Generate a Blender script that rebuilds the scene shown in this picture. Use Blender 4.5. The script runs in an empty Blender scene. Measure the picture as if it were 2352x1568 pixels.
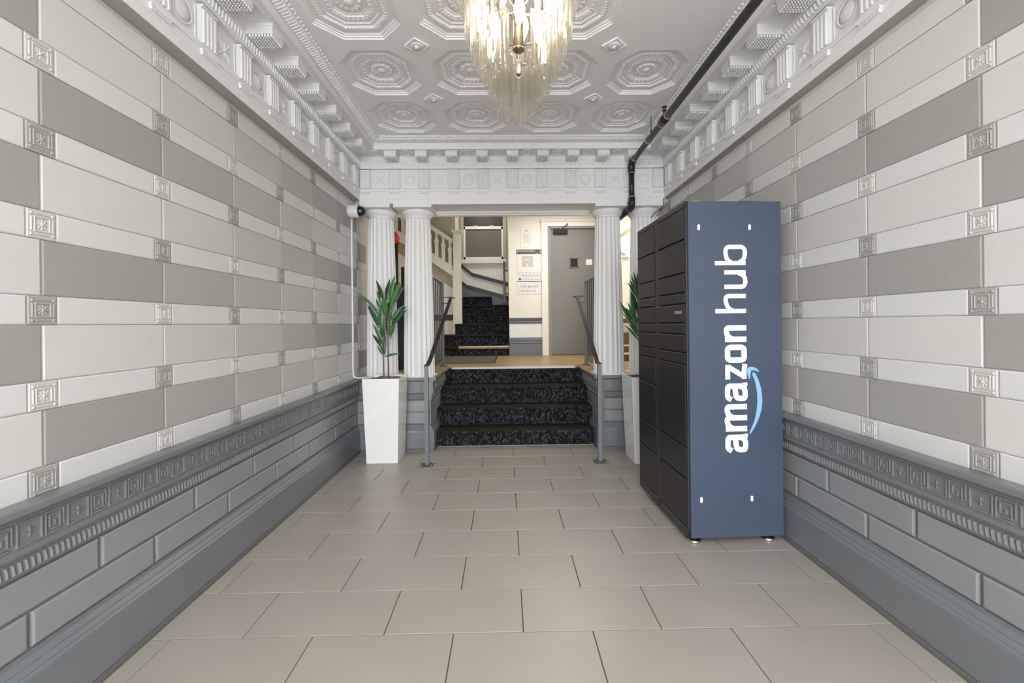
import bpy, math, random
from mathutils import Matrix, Vector
random.seed(7)
PI = math.pi
S = bpy.context.scene
COL = S.collection

# ------------------------------------------------------------------ camera, world, lights, exposure
def look_axes(yaw, pitch, roll):
    f = Vector((math.sin(yaw)*math.cos(pitch), math.cos(yaw)*math.cos(pitch), math.sin(pitch)))
    r = Vector((math.cos(yaw), -math.sin(yaw), 0)); u = r.cross(f)
    r2 = math.cos(roll)*r + math.sin(roll)*u; u2 = -math.sin(roll)*r + math.cos(roll)*u
    return r2, u2, f
cd = bpy.data.cameras.new('camera'); cam = bpy.data.objects.new('camera', cd); COL.objects.link(cam)
r_, u_, f_ = look_axes(0.01438, -0.0009, -0.0105)
cam.matrix_world = Matrix(((r_.x, u_.x, -f_.x, 0), (r_.y, u_.y, -f_.y, 0), (r_.z, u_.z, -f_.z, 1.3573), (0, 0, 0, 1)))
cd.sensor_width = 36; cd.lens = 36*968.2/2352; cd.shift_y = -40.5/2352; cd.clip_start = 0.02
S.camera = cam
S.view_settings.view_transform = 'Standard'; S.view_settings.look = 'None'; S.view_settings.gamma = 1
S.view_settings.exposure = 0.5
S.view_settings.use_curve_mapping = False
W = bpy.data.worlds.new('daylight'); S.world = W; W.use_nodes = True
bgn = W.node_tree.nodes['Background']
bgn.inputs[0].default_value = (0.955, 0.975, 1.0, 1); bgn.inputs[1].default_value = 7.6
YB = -2.4                                    # street end of the hall, behind the camera
def light(name, kind, loc, energy, color=(1, 1, 1), rot=(0, 0, 0), size=None, size_y=None, radius=None, portal=False, spread=None):
    l = bpy.data.lights.new(name, kind); o = bpy.data.objects.new(name, l); COL.objects.link(o)
    o.location = loc; o.rotation_euler = rot; l.energy = energy; l.color = color
    if size:
        l.shape = 'RECTANGLE'; l.size = size; l.size_y = size_y or size
    if radius is not None: l.shadow_soft_size = radius
    if portal: l.cycles.is_portal = True
    if spread: l.spread = spread
    return o
light('street_opening_portal', 'AREA', (0.08, YB+0.02, 1.6), 1, rot=(PI/2, 0, 0), size=3.3, size_y=3.1, portal=True)
light('hall_fill_light', 'AREA', (0.085, -0.75, 3.19), 44, (1, 1, 1), size=1.6, size_y=1.2)  # fill light added behind the camera to even out the hall; no known lamp
light('lobby_ceiling_lamp', 'AREA', (0.9, 6.5, 3.34), 18, (1, 0.975, 0.93), size=0.9, size_y=0.5)
light('stairwell_lamp', 'AREA', (-0.5, 8.4, 4.1), 12, (1, 0.97, 0.92), size=0.5)
light('passage_lamp', 'AREA', (2.25, 6.3, 3.1), 14, (1, 0.86, 0.62), size=0.5)

# ------------------------------------------------------------------ materials
def lin(c): return tuple(((v/255)/12.92 if v/255 <= .04045 else (((v/255)+.055)/1.055)**2.4) for v in c) + (1,)
def mat(name, rgb, rough=.6, metal=0.0, noise=0.0, nscale=6, bump=0.0, bscale=180, spec=.5, coat=0.0, alpha_lin=None):
    m = bpy.data.materials.new(name); m.use_nodes = True; nt = m.node_tree
    b = nt.nodes['Principled BSDF']; c = alpha_lin or lin(rgb)
    b.inputs['Base Color'].default_value = c
    b.inputs['Roughness'].default_value = rough; b.inputs['Metallic'].default_value = metal
    b.inputs['Specular IOR Level'].default_value = spec; b.inputs['Coat Weight'].default_value = coat
    tc = nt.nodes.new('ShaderNodeTexCoord')
    if noise > 0:
        n = nt.nodes.new('ShaderNodeTexNoise'); n.inputs['Scale'].default_value = nscale; n.inputs['Detail'].default_value = 5
        nt.links.new(tc.outputs['Object'], n.inputs['Vector'])
        r = nt.nodes.new('ShaderNodeValToRGB')
        r.color_ramp.elements[0].position = .3; r.color_ramp.elements[1].position = .7
        r.color_ramp.elements[0].color = tuple(v*(1-noise) for v in c[:3]) + (1,)
        r.color_ramp.elements[1].color = tuple(min(1, v*(1+noise*.6)) for v in c[:3]) + (1,)
        nt.links.new(n.outputs['Fac'], r.inputs['Fac']); nt.links.new(r.outputs['Color'], b.inputs['Base Color'])
    if bump > 0:
        n2 = nt.nodes.new('ShaderNodeTexNoise'); n2.inputs['Scale'].default_value = bscale; n2.inputs['Detail'].default_value = 3
        nt.links.new(tc.outputs['Object'], n2.inputs['Vector'])
        bp = nt.nodes.new('ShaderNodeBump'); bp.inputs['Strength'].default_value = bump; bp.inputs['Distance'].default_value = .002
        nt.links.new(n2.outputs['Fac'], bp.inputs['Height']); nt.links.new(bp.outputs['Normal'], b.inputs['Normal'])
    return m
M = {}
M['white'] = mat('white_plaster_paint', (232, 232, 232), .55, bump=.25, bscale=60)
M['ceil'] = mat('ceiling_paint', (236, 235, 235), .6, bump=.25, bscale=40)
M['white_wall'] = mat('white_wall_paint', (213, 212, 209), .5, noise=.02, bump=.4, bscale=45)
ramp = [(160, 158, 153), (171, 168, 164), (182, 179, 175), (193, 191, 187), (202, 199, 195), (209, 206, 202)]
for i, c in enumerate(ramp): M['shade%d' % i] = mat('block_paint_%d' % i, c, .5, noise=.015, bump=.4, bscale=45)
M['ros_g'] = mat('rosette_grey_paint', (166, 164, 159), .5, bump=.2, bscale=60)
M['ros_l'] = mat('rosette_light_paint', (200, 198, 193), .5, bump=.2, bscale=60)
M['soffit'] = mat('soffit_grey_paint', (172, 166, 158), .6)
M['dado'] = mat('dado_grey_paint', (141, 143, 145), .33, noise=.05, nscale=3, bump=.2, bscale=35, spec=.8)
M['base'] = mat('baseboard_grey_paint', (114, 118, 123), .33, noise=.06, nscale=3, bump=.2, bscale=35, spec=.8)
M['frieze'] = mat('frieze_grey_paint', (118, 120, 122), .33, noise=.05, nscale=4, bump=.2, bscale=60, spec=.8)
M['grout'] = mat('grout', (96, 92, 88), .9)
M['tile'] = mat('porcelain_tile', (169, 162, 152), .34, noise=.05, nscale=2.2, bump=.08, bscale=300)
M['shoe'] = mat('dark_shoe_strip', (96, 96, 95), .5)
M['lead'] = mat('cream_paint', (234, 230, 220), .55, noise=.02)
M['cream_trim'] = mat('cream_trim_paint', (232, 228, 218), .5)
M['olive'] = mat('olive_grey_paint', (168, 162, 140), .6)
M['taupe'] = mat('taupe_paint', (178, 168, 152), .6)
M['bluegrey'] = mat('blue_grey_trim_paint', (98, 103, 113), .45, noise=.06)
M['darktrim'] = mat('dark_grey_trim_paint', (52, 51, 55), .45)
M['door'] = mat('grey_door_paint', (122, 121, 118), .42, noise=.03, nscale=2)
M['doorframe'] = mat('grey_frame_paint', (132, 132, 130), .45)
M['steel'] = mat('painted_steel_grey', (112, 118, 124), .35, noise=.05)
M['dsteel'] = mat('painted_steel_dark', (72, 74, 76), .38)
M['brown_steel'] = mat('rubbed_handrail_steel', (50, 43, 39), .6, spec=.2)
M['black_pipe'] = mat('black_iron_pipe', (34, 31, 30), .38, noise=.15, nscale=12)
M['clamp'] = mat('galvanized_band', (176, 168, 162), .4, metal=.6)
M['copper'] = mat('aged_bronze', (128, 84, 62), .4, metal=.7)
M['red'] = mat('red_valve_paint', (196, 62, 38), .4)
M['locker_side'] = mat('locker_blue_side', (66, 78, 96), .34, noise=.03, nscale=2)
M['locker_door'] = mat('locker_dark_door', (42, 41, 44), .38, spec=.45)
M['locker_frame'] = mat('locker_dark_frame', (52, 52, 58), .35)
M['gasket'] = mat('locker_gap_black', (14, 14, 15), .7)
M['vinyl'] = mat('white_vinyl', (222, 224, 230), .4)
M['vinyl_blue'] = mat('light_blue_vinyl', (136, 184, 228), .4)
M['chrome'] = mat('chrome', (215, 212, 208), .18, metal=1)
M['brass'] = mat('pale_brass', (196, 180, 150), .2, metal=1)
M['label'] = mat('label_grey', (150, 150, 150), .5)
M['planter'] = mat('white_gloss_planter', (238, 238, 236), .12, coat=.4)
M['soil'] = mat('dry_moss', (120, 108, 86), .95, noise=.4, nscale=60, bump=.8, bscale=120)
M['leaf'] = mat('leaf_green', (62, 108, 76), .38, noise=.22, nscale=25)
M['leaf2'] = mat('leaf_mid_green', (72, 118, 62), .38, noise=.2, nscale=25)
M['leaf3'] = mat('leaf_dark_green', (48, 76, 48), .38, noise=.2, nscale=25)
M['stem'] = mat('plant_stem', (120, 112, 96), .7, noise=.2, nscale=80)
M['marble'] = mat('marble_nosing', (206, 202, 194), .35, noise=.12, nscale=70)
M['stepwood'] = mat('light_step_wood', (206, 178, 128), .45, noise=.1, nscale=8)
M['darkwood'] = mat('dark_brown_wood', (92, 74, 54), .5)
M['cam_white'] = mat('camera_white_plastic', (226, 226, 226), .35)
M['cam_dome'] = mat('camera_smoked_dome', (24, 24, 27), .08, coat=.6)
M['paper'] = mat('white_paper', (232, 226, 220), .7)
M['sheet'] = mat('laminated_sheet', (222, 222, 218), .4)
M['ink'] = mat('grey_ink', (132, 130, 128), .7)
M['inkdark'] = mat('dark_ink', (84, 82, 82), .6)
M['inklight'] = mat('pale_grey_print', (194, 188, 184), .6)
M['dglass'] = mat('dark_wired_glass', (34, 32, 30), .15)
M['frost'] = mat('frosted_window_glass', (112, 102, 94), .28, noise=.06, nscale=2)
M['darkpanel'] = mat('dark_grey_panel', (44, 43, 39), .5)
M['pavement'] = mat('street_pavement', (170, 168, 164), .9, noise=.1)
M['tape'] = mat('yellow_green_tape', (196, 190, 124), .4)
M['cable'] = mat('black_cable', (26, 26, 26), .6)
M['matrug'] = mat('grey_doormat', (92, 88, 84), .95, noise=.35, nscale=140, bump=.8, bscale=200)
M['matedge'] = mat('doormat_rubber_edge', (52, 50, 48), .7)

def node_mat_carpet(name='stair_carpet'):
    m = bpy.data.materials.new(name); m.use_nodes = True; nt = m.node_tree; b = nt.nodes['Principled BSDF']
    b.inputs['Roughness'].default_value = .95; b.inputs['Specular IOR Level'].default_value = .15
    tc = nt.nodes.new('ShaderNodeTexCoord'); mp = nt.nodes.new('ShaderNodeMapping'); mp.inputs['Scale'].default_value = (1.3, .7, .7)
    v = nt.nodes.new('ShaderNodeTexVoronoi'); v.distance = 'CHEBYCHEV'; v.inputs['Scale'].default_value = 58; v.inputs['Randomness'].default_value = .8
    r = nt.nodes.new('ShaderNodeValToRGB'); e = r.color_ramp.elements
    e[0].position = .0; e[0].color = lin((18, 18, 20)); e[1].position = 1; e[1].color = lin((82, 82, 86))
    k = e.new(.45); k.color = lin((33, 33, 36)); k = e.new(.7); k.color = lin((46, 46, 50))
    sp = nt.nodes.new('ShaderNodeSeparateColor')
    L = nt.links.new
    L(tc.outputs['Object'], mp.inputs['Vector']); L(mp.outputs['Vector'], v.inputs['Vector'])
    L(v.outputs['Color'], sp.inputs['Color']); L(sp.outputs['Red'], r.inputs['Fac']); L(r.outputs['Color'], b.inputs['Base Color'])
    n = nt.nodes.new('ShaderNodeTexNoise'); n.inputs['Scale'].default_value = 400
    bp = nt.nodes.new('ShaderNodeBump'); bp.inputs['Strength'].default_value = .6; bp.inputs['Distance'].default_value = .003
    L(tc.outputs['Object'], n.inputs['Vector']); L(n.outputs['Fac'], bp.inputs['Height']); L(bp.outputs['Normal'], b.inputs['Normal'])
    return m
M['carpet'] = node_mat_carpet()
M['worn'] = mat('worn_carpet_tread', (50, 46, 41), .95, noise=.35, nscale=90, bump=.5, bscale=300, spec=.1)
def node_mat_wood():
    m = bpy.data.materials.new('landing_wood'); m.use_nodes = True; nt = m.node_tree; b = nt.nodes['Principled BSDF']; L = nt.links.new
    b.inputs['Roughness'].default_value = .35
    tc = nt.nodes.new('ShaderNodeTexCoord'); mp = nt.nodes.new('ShaderNodeMapping'); mp.inputs['Scale'].default_value = (1, 9, 9)
    n = nt.nodes.new('ShaderNodeTexNoise'); n.inputs['Scale'].default_value = 3; n.inputs['Detail'].default_value = 6
    r = nt.nodes.new('ShaderNodeValToRGB'); r.color_ramp.elements[0].color = lin((146, 116, 84)); r.color_ramp.elements[1].color = lin((186, 156, 118))
    r.color_ramp.elements[0].position = .3; r.color_ramp.elements[1].position = .7
    L(tc.outputs['Object'], mp.inputs['Vector']); L(mp.outputs['Vector'], n.inputs['Vector']); L(n.outputs['Fac'], r.inputs['Fac']); L(r.outputs['Color'], b.inputs['Base Color'])
    return m
M['wood'] = node_mat_wood()
def node_mat_crystal():
    m = bpy.data.materials.new('crystal_glass'); m.use_nodes = True; nt = m.node_tree; L = nt.links.new
    for n in list(nt.nodes): nt.nodes.remove(n)
    out = nt.nodes.new('ShaderNodeOutputMaterial'); tr = nt.nodes.new('ShaderNodeBsdfTransparent'); tr.inputs[0].default_value = (.98, .97, .95, 1)
    gs = nt.nodes.new('ShaderNodeBsdfGlass'); gs.inputs['Roughness'].default_value = .02; gs.inputs['IOR'].default_value = 1.45; gs.inputs[0].default_value = (1, .985, .96, 1)
    tl = nt.nodes.new('ShaderNodeBsdfTranslucent'); tl.inputs[0].default_value = (1, .985, .96, 1)
    m1 = nt.nodes.new('ShaderNodeMixShader'); m2 = nt.nodes.new('ShaderNodeMixShader'); m1.inputs[0].default_value = .38; m2.inputs[0].default_value = .08
    L(tr.outputs[0], m1.inputs[1]); L(gs.outputs[0], m1.inputs[2]); L(m1.outputs[0], m2.inputs[1]); L(tl.outputs[0], m2.inputs[2]); L(m2.outputs[0], out.inputs[0])
    return m
M['crystal'] = node_mat_crystal()
def emat(name, col, st):
    m = bpy.data.materials.new(name); m.use_nodes = True; b = m.node_tree.nodes['Principled BSDF']
    b.inputs['Emission Color'].default_value = col; b.inputs['Emission Strength'].default_value = st
    return m
M['bulb'] = emat('lit_bulb_glass', (1, .90, .70, 1), 14)
M['lamp_panel'] = emat('lit_lamp_diffuser', (1, .92, .78, 1), 3)

# ------------------------------------------------------------------ mesh helpers
class MB:
    def __init__(s): s.v = []; s.f = []; s.sm = []; s.T = Matrix.Identity(4)
    def add(s, vs, fs, smooth=False):
        k = len(s.v); s.v += [tuple(s.T @ Vector(p)) for p in vs]; s.f += [tuple(i+k for i in f) for f in fs]; s.sm += [smooth]*len(fs); return s
    def box(s, x0, x1, y0, y1, z0, z1):
        return s.add([(x0,y0,z0),(x1,y0,z0),(x1,y1,z0),(x0,y1,z0),(x0,y0,z1),(x1,y0,z1),(x1,y1,z1),(x0,y1,z1)],
                     [(0,3,2,1),(4,5,6,7),(0,1,5,4),(1,2,6,5),(2,3,7,6),(3,0,4,7)])
    def pillow(s, x0, x1, z0, z1, y0, y1, b):
        """raised panel facing +y with chamfered edges"""
        return s.add([(x0,y0,z0),(x1,y0,z0),(x1,y0,z1),(x0,y0,z1),(x0,y1-b*.5,z0),(x1,y1-b*.5,z0),(x1,y1-b*.5,z1),(x0,y1-b*.5,z1),
                      (x0+b,y1,z0+b),(x1-b,y1,z0+b),(x1-b,y1,z1-b),(x0+b,y1,z1-b)],
                     [(0,1,2,3),(1,0,4,5),(2,1,5,6),(3,2,6,7),(0,3,7,4),(5,4,8,9),(6,5,9,10),(7,6,10,11),(4,7,11,8),(9,8,11,10)])
    def prism(s, prof, x0, x1, smooth=False):
        """profile of (y,z) points extruded along x, capped"""
        n = len(prof); vs = [(x0, y, z) for y, z in prof] + [(x1, y, z) for y, z in prof]
        fs = [(i, (i+1) % n, n+(i+1) % n, n+i) for i in range(n)] + [tuple(range(n-1, -1, -1)), tuple(range(n, 2*n))]
        return s.add(vs, fs, smooth)
    def lathe(s, prof, n=24, c=(0, 0, 0), smooth=True, cap=True):
        vs = []; 
        for r, z in prof:
            for k in range(n): a = 2*PI*k/n; vs.append((c[0]+r*math.cos(a), c[1]+r*math.sin(a), c[2]+z))
        fs = []
        for j in range(len(prof)-1):
            for k in range(n): fs.append((j*n+k, j*n+(k+1) % n, (j+1)*n+(k+1) % n, (j+1)*n+k))
        s.add(vs, fs, smooth)
        if cap:
            k = len(s.v)-len(vs); s.f += [tuple(k+i for i in range(n-1, -1, -1)), tuple(k+(len(prof)-1)*n+i for i in range(n))]; s.sm += [False, False]
        return s
    def tube(s, pts, r, n=10, smooth=True):
        pts = [Vector(p) for p in pts]; rs = r if isinstance(r, (list, tuple)) else [r]*len(pts); vs = []; prev = None
        for i, p in enumerate(pts):
            t = (pts[min(i+1, len(pts)-1)]-pts[max(i-1, 0)]).normalized()
            if prev is None: a = t.orthogonal().normalized()
            else: a = (prev - t*prev.dot(t)).normalized()
            prev = a; b = t.cross(a)
            for k in range(n): g = 2*PI*k/n; vs.append(p+rs[i]*(math.cos(g)*a+math.sin(g)*b))
        fs = [(j*n+k, j*n+(k+1) % n, (j+1)*n+(k+1) % n, (j+1)*n+k) for j in range(len(pts)-1) for k in range(n)]
        k0 = len(s.v); s.add(vs, fs, smooth)
        s.f += [tuple(k0+i for i in range(n-1, -1, -1)), tuple(k0+(len(pts)-1)*n+i for i in range(n))]; s.sm += [False, False]
        return s
    def bar(s, a, b, w, h, up=(0, 0, 1)):
        """rectangular bar from a to b"""
        a = Vector(a); b = Vector(b); t = (b-a).normalized(); up = Vector(up)
        sd = t.cross(up).normalized(); u = sd.cross(t).normalized(); vs = []
        for p in (a, b):
            for i, j in ((-1, -1), (1, -1), (1, 1), (-1, 1)): vs.append(p+sd*(w/2*i)+u*(h/2*j))
        return s.add(vs, [(0,3,2,1),(4,5,6,7),(0,1,5,4),(1,2,6,5),(2,3,7,6),(3,0,4,7)])
    def plate(s, pts, y0, y1, axis='y'):
        """flat polygon in (x,z) extruded in y"""
        n = len(pts); vs = [(p[0], y0, p[1]) for p in pts] + [(p[0], y1, p[1]) for p in pts]
        return s.add(vs, [tuple(range(n)), tuple(range(2*n-1, n-1, -1))] + [(i, n+i, n+(i+1) % n, (i+1) % n) for i in range(n)])
    def mesh(s, name, m):
        me = bpy.data.meshes.new(name); me.from_pydata(s.v, [], s.f); me.polygons.foreach_set('use_smooth', s.sm)
        ms = m if isinstance(m, list) else [m]
        for x in ms: me.materials.append(x)
        me.update(); return me
    def build(s, name, m, parent=None, loc=(0, 0, 0), rz=0, fix=True):
        me = s.mesh(name, m)
        if fix: fixn(me)
        return link(name, me, parent, loc, rz)
import bmesh
def fixn(me):
    bm = bmesh.new(); bm.from_mesh(me); bmesh.ops.recalc_face_normals(bm, faces=bm.faces); bm.to_mesh(me); bm.free()
def link(name, me, parent=None, loc=(0, 0, 0), rz=0, m=None):
    o = bpy.data.objects.new(name, me); COL.objects.link(o); o.location = loc; o.rotation_euler = (0, 0, rz)
    if parent is not None: o.parent = parent
    if m is not None:
        o.material_slots[0].link = 'OBJECT'; o.material_slots[0].material = m
    return o
def empty(name, loc=(0, 0, 0), rz=0, parent=None):
    o = link(name, None, parent, loc, rz); o.empty_display_size = .1; return o
def tag(o, label, cat, group=None, kind=None):
    o['label'] = label; o['category'] = cat
    if group: o['group'] = group
    if kind: o['kind'] = kind
    return o
def struct(o, label, cat): return tag(o, label, cat, kind='structure')
def copy_tree(o, loc=None, parent=None):
    c = o.copy(); COL.objects.link(c)
    if parent is not None: c.parent = parent
    if loc is not None: c.location = loc
    for ch in o.children: copy_tree(ch, None, c)
    return c

# ------------------------------------------------------------------ the room
XL, XR = -1.615, 1.768            # plaster faces of the side walls
YF = 4.47                         # face of the far entablature
ZC = 3.22                         # ceiling
LANDZ, YLAND = 0.79, 5.49

# floor: slab + tiles
fl = MB().box(XL-.2, XR+.2, YB, 5.6, -.12, -.004).build('floor', M['grout'])
struct(fl, 'entry hall floor of large matte grey-beige porcelain tiles laid in half bond', 'floor')
TL, TD, G = .613, .3065, .0035
fx0, fx1 = -1.575, 1.72
for j in range(-17, 10):
    y0 = 1.854 + TD*j + G/2; y1 = y0 + TD - G
    y1 = min(y1, 4.70)
    if y1-y0 < .03 or y0 < YB: continue
    # row j lies between line j and j+1 ; lines count away from the camera
    off = 0.0 if j % 2 == 0 else .5
    k = -4
    while k < 4:
        x0 = .0628 + TL*(k+off) + G/2; x1 = x0 + TL - G
        a, b = max(x0, fx0), min(x1, fx1)
        if b-a > .01:
            mb = MB(); bb = .0015; z1 = 0.0; z0 = -.006
            cx, cy = (a+b)/2, (y0+y1)/2; hx, hy = (b-a)/2, (y1-y0)/2
            mb.add([(-hx,-hy,z0),(hx,-hy,z0),(hx,hy,z0),(-hx,hy,z0),(-hx+bb,-hy+bb,z1),(hx-bb,-hy+bb,z1),(hx-bb,hy-bb,z1),(-hx+bb,hy-bb,z1)],
                   [(0,3,2,1),(4,5,6,7),(0,1,5,4),(1,2,6,5),(2,3,7,6),(3,0,4,7)])
            mb.build('tile', M['tile'], fl, (cx, cy, random.uniform(-.0003, .0003)), fix=False)
        k += 1

# ---- reusable ornament meshes (local frame: x along the run, y out of the wall, z up)
def m_rosette():
    mb = MB(); w, h = .094, .098
    mb.pillow(-w/2, w/2, -h/2, h/2, 0, .0095, .004)
    y0, y1 = .006, .0125; a = .034; t = .005
    for sx in (-1, 1):
        mb.pillow(sx*a-t/2, sx*a+t/2, -.024, .024, y0, y1, .002); mb.pillow(-.024, .024, sx*(a+.001)-t/2, sx*(a+.001)+t/2, y0, y1, .002)
        mb.pillow(sx*.024-t/2, sx*.024+t/2, -.026, .026, y0, y1, .002); mb.pillow(-.026, .026, sx*.024-t/2, sx*.024+t/2, y0, y1, .002)
        for sz in (-1, 1): mb.pillow(sx*a-.004, sx*a+.004, sz*(a+.001)-.004, sz*(a+.001)+.004, y0, y1+.001, .002)
    # little flower: eight petals round a button
    for k in range(8):
        g = k*PI/4; mb.T = Matrix.Translation((math.cos(g)*.011, 0, math.sin(g)*.011)) @ Matrix.Rotation(-g, 4, 'Y')
        mb.pillow(-.008, .008, -.004, .004, y0, y1-.001, .003)
    mb.T = Matrix.Identity(4)
    mb.pillow(-.005, .005, -.005, .005, y0, y1+.002, .002)
    me = mb.mesh('rosette_tile', M['ros_g']); fixn(me); return me
ME_ROS = m_rosette()
def m_greek():
    """one repeat of the frieze: a squared spiral key beside a cross in a frame (width .157)"""
    mb = MB(); P = .157; y0, y1 = -.004, .0055; t = .0055
    def hb(x0, x1, z): mb.pillow(x0-t/2, x1+t/2, z-t/2, z+t/2, y0, y1, .0018)
    def vb(x, z0, z1): mb.pillow(x-t/2, x+t/2, z0+t/2, z1-t/2, y0, y1, .0018)
    zt, zb = .086, .012
    # spiral key, x .004 - .072
    vb(.006, zb+.012, zt); hb(.006, .064, zt); vb(.064, zb, zt); hb(.018, .064, zb)
    hb(.018, .040, zb+.012); vb(.018, zb+.012, zt-.014); hb(.018, .052, zt-.014); vb(.052, zb+.024, zt-.014); hb(.034, .052, zb+.024); vb(.034, zb+.024, zb+.044)
    # frame and cross, x .078 - .15
    vb(.076, zb, zt); vb(.148, zb, zt); hb(.076, .148, zt); hb(.076, .148, zb)
    vb(.112, .030, .068); hb(.096, .128, .049)
    me = mb.mesh('key_panel', M['frieze']); fixn(me); return me
ME_KEY = m_greek()

def dado(parent, L, s_off=0.0, joint1=None, joint2=None, bl=.505, keys=True, s0=0.0):
    """grey wainscot along local x from s0 to L, growing out of the plane y=0"""
    prof = [(-.03, 0), (.044, 0), (.044, .028), (.050, .030), (.050, .205), (.047, .215), (.041, .222), (.041, .228), (.034, .238), (.030, .243), (.030, .250),
            (.022, .262), (.018, .268), (.018, .278), (.004, .284), (.004, .540), (.016, .545), (.022, .553), (.028, .557), (.028, .606), (.036, .612), (.044, .622), (.048, .628),
            (.048, .640), (.043, .643), (.043, .744), (.048, .748), (.052, .752), (.070, .758), (.074, .764), (.074, .782), (.068, .788), (-.03, .788)]
    base = [p for p in prof if p[1] <= .284]; base = base + [(-.03, .284)]
    MB().prism(base, s0, L).build('baseboard', M['base'], parent)
    mid = [(-.03, .284), (.004, .284), (.004, .540), (-.03, .540)]
    MB().prism(mid, s0, L).build('wainscot_backing', M['frieze'], parent)
    cap = [(-.03, .540)] + [p for p in prof if p[1] >= .540]
    cap = cap[:1] + [p for p in cap[1:]]
    MB().prism([(-.03, .540), (.004, .540)] + [p for p in prof if p[1] > .541], s0, L).build('dado_cap', M['frieze'], parent)
    # shoe strip
    MB().prism([(.044, 0), (.058, 0), (.056, .012), (.050, .024), (.044, .028)], s0, L).build('shoe_strip', M['shoe'], parent)
    # recessed plaster blocks, two courses
    for (z0, z1, j0) in ((.287, .411, joint2), (.415, .539, joint1)):
        n0 = math.floor((s0-j0)/bl)-1
        s = j0+bl*n0
        while s < L:
            a, b = max(s+.007, s0), min(s+bl-.007, L)
            if b-a > .02: MB().pillow(a-(a+b)/2, b-(a+b)/2, z0+.003, z1-.003, .000, .017, .007).build('dado_block', M['dado'], parent, ((a+b)/2, 0, 0))
            s += bl
    # rope of slanting leaves under the frieze
    mb = MB(); n = int((L-s0)/.019)
    for k in range(n):
        x = s0+.0095+k*.019
        mb.add([(x-.010, .027, .560), (x+.006, .027, .560), (x+.012, .027, .603), (x-.004, .027, .603), (x+.001, .0335, .567), (x+.005, .0335, .597)],
               [(0,1,4), (1,2,5,4), (2,3,5), (3,0,4,5)])
    o = mb.build('rope_moulding', M['frieze'], parent, fix=True); o['kind'] = 'stuff'
    if keys:
        s = s0+s_off
        while s+.157 <= L+.001:
            if s >= s0-.001: link('key_panel', ME_KEY, parent, (s, .043, .6445))
            s += .157

M_TRI = None
def m_triglyph():
    mb = MB(); w = .112
    mb.box(-w/2, w/2, -.004, .026, 0, .195)
    for c in (-.041, -.0137, .0137, .041):
        mb.add([(c-.0115, .026, .004), (c-.0115, .026, .180), (c-.005, .034, .008), (c-.005, .034, .172), (c+.005, .034, .008), (c+.005, .034, .172), (c+.0115, .026, .004), (c+.0115, .026, .180)],
               [(0,1,3,2), (2,3,5,4), (4,5,7,6), (1,7,5,3), (0,2,4,6)])
    mb.box(-w/2-.002, w/2+.002, -.004, .036, .184, .197)
    me = mb.mesh('triglyph', M['white']); fixn(me); return me
def m_metope(kind):
    mb = MB(); w = .182
    mb.box(-w/2, w/2, -.006, .001, .004, .192)
    t = .006
    for sx in (-1, 1): mb.pillow(sx*(w/2-.006)-t/2, sx*(w/2-.006)+t/2, .006, .190, 0, .007, .002)
    for z in (.009, .187): mb.pillow(-w/2+.006, w/2-.006, z-t/2, z+t/2, 0, .007, .002)
    if kind == 'o':
        for (r0, r1, h) in ((.066, .054, .010), (.046, .0, .012)):
            n = 24; pr = [(r0, 0), (r0-.004, h), (r1+.004 if r1 else .028, h), (r1 if r1 else .001, .004 if r1 else h+.008)]
            vs = []; 
            for r, y in pr:
                for k in range(n): g = 2*PI*k/n; vs.append((r*math.cos(g), y, .098+r*math.sin(g)))
            mb.add(vs, [(j*n+k, j*n+(k+1) % n, (j+1)*n+(k+1) % n, (j+1)*n+k) for j in range(len(pr)-1) for k in range(n)], True)
    else:
        for k in range(8):
            g = k*PI/4+PI/8*0; l = .088 if k % 2 else .050
            mb.T = Matrix.Translation((0, 0, .098)) @ Matrix.Rotation(-g, 4, 'Y')
            mb.add([(.010, 0, -.003), (l*.6, 0, -.011), (l, 0, 0), (l*.6, 0, .011), (.010, 0, .003), (l*.6, .008, 0), (.012, .006, 0)],
                   [(0,1,5,6), (1,2,5), (2,3,5), (3,4,6,5), (4,0,6)])
        mb.T = Matrix.Identity(4)
        mb.pillow(-.010, .010, .088, .108, 0, .016, .005)
    me = mb.mesh('metope', M['white']); fixn(me); return me
def m_regula():
    mb = MB(); w = .116
    mb.box(-w/2, w/2, -.004, .014, -.012, 0)
    for k in range(6):
        c = -w/2+.0097+k*.0193; mb.add([(c-.005, 0, -.012), (c+.005, 0, -.012), (c+.005, .012, -.012), (c-.005, .012, -.012), (c-.008, -.002, -.030), (c+.008, -.002, -.030), (c+.008, .016, -.030), (c-.008, .016, -.030)],
               [(0,1,2,3), (4,7,6,5), (0,4,5,1), (1,5,6,2), (2,6,7,3), (3,7,4,0)])
    me = mb.mesh('regula', M['white']); fixn(me); return me
def m_mutule(w=.118, proj=.182):
    mb = MB(); mb.box(-w/2, w/2, .02, proj, -.056, 0)
    mb.box(-w/2-.006, w/2+.006, .02, proj+.006, -.012, 0)
    nx, ny = 7, 8
    for i in range(nx):
        for j in range(ny):
            cx = -w/2+(i+.5)*w/nx+(.0 if j % 2 else 0); cy = .036+(j+.5)*(proj-.038)/ny; r = w/nx*.44; 
            vs = []; n = 6
            for (rr, z) in ((r*.85, -.056), (r, -.063), (r*.85, -.069), (r*.45, -.072)):
                for k in range(n): g = 2*PI*k/n; vs.append((cx+rr*math.cos(g), cy+rr*math.sin(g), z))
            mb.add(vs, [(a*n+k, a*n+(k+1) % n, (a+1)*n+(k+1) % n, (a+1)*n+k) for a in range(3) for k in range(n)] + [tuple(3*n+k for k in range(n))])
    me = mb.mesh('mutule', M['white']); fixn(me); return me
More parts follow.
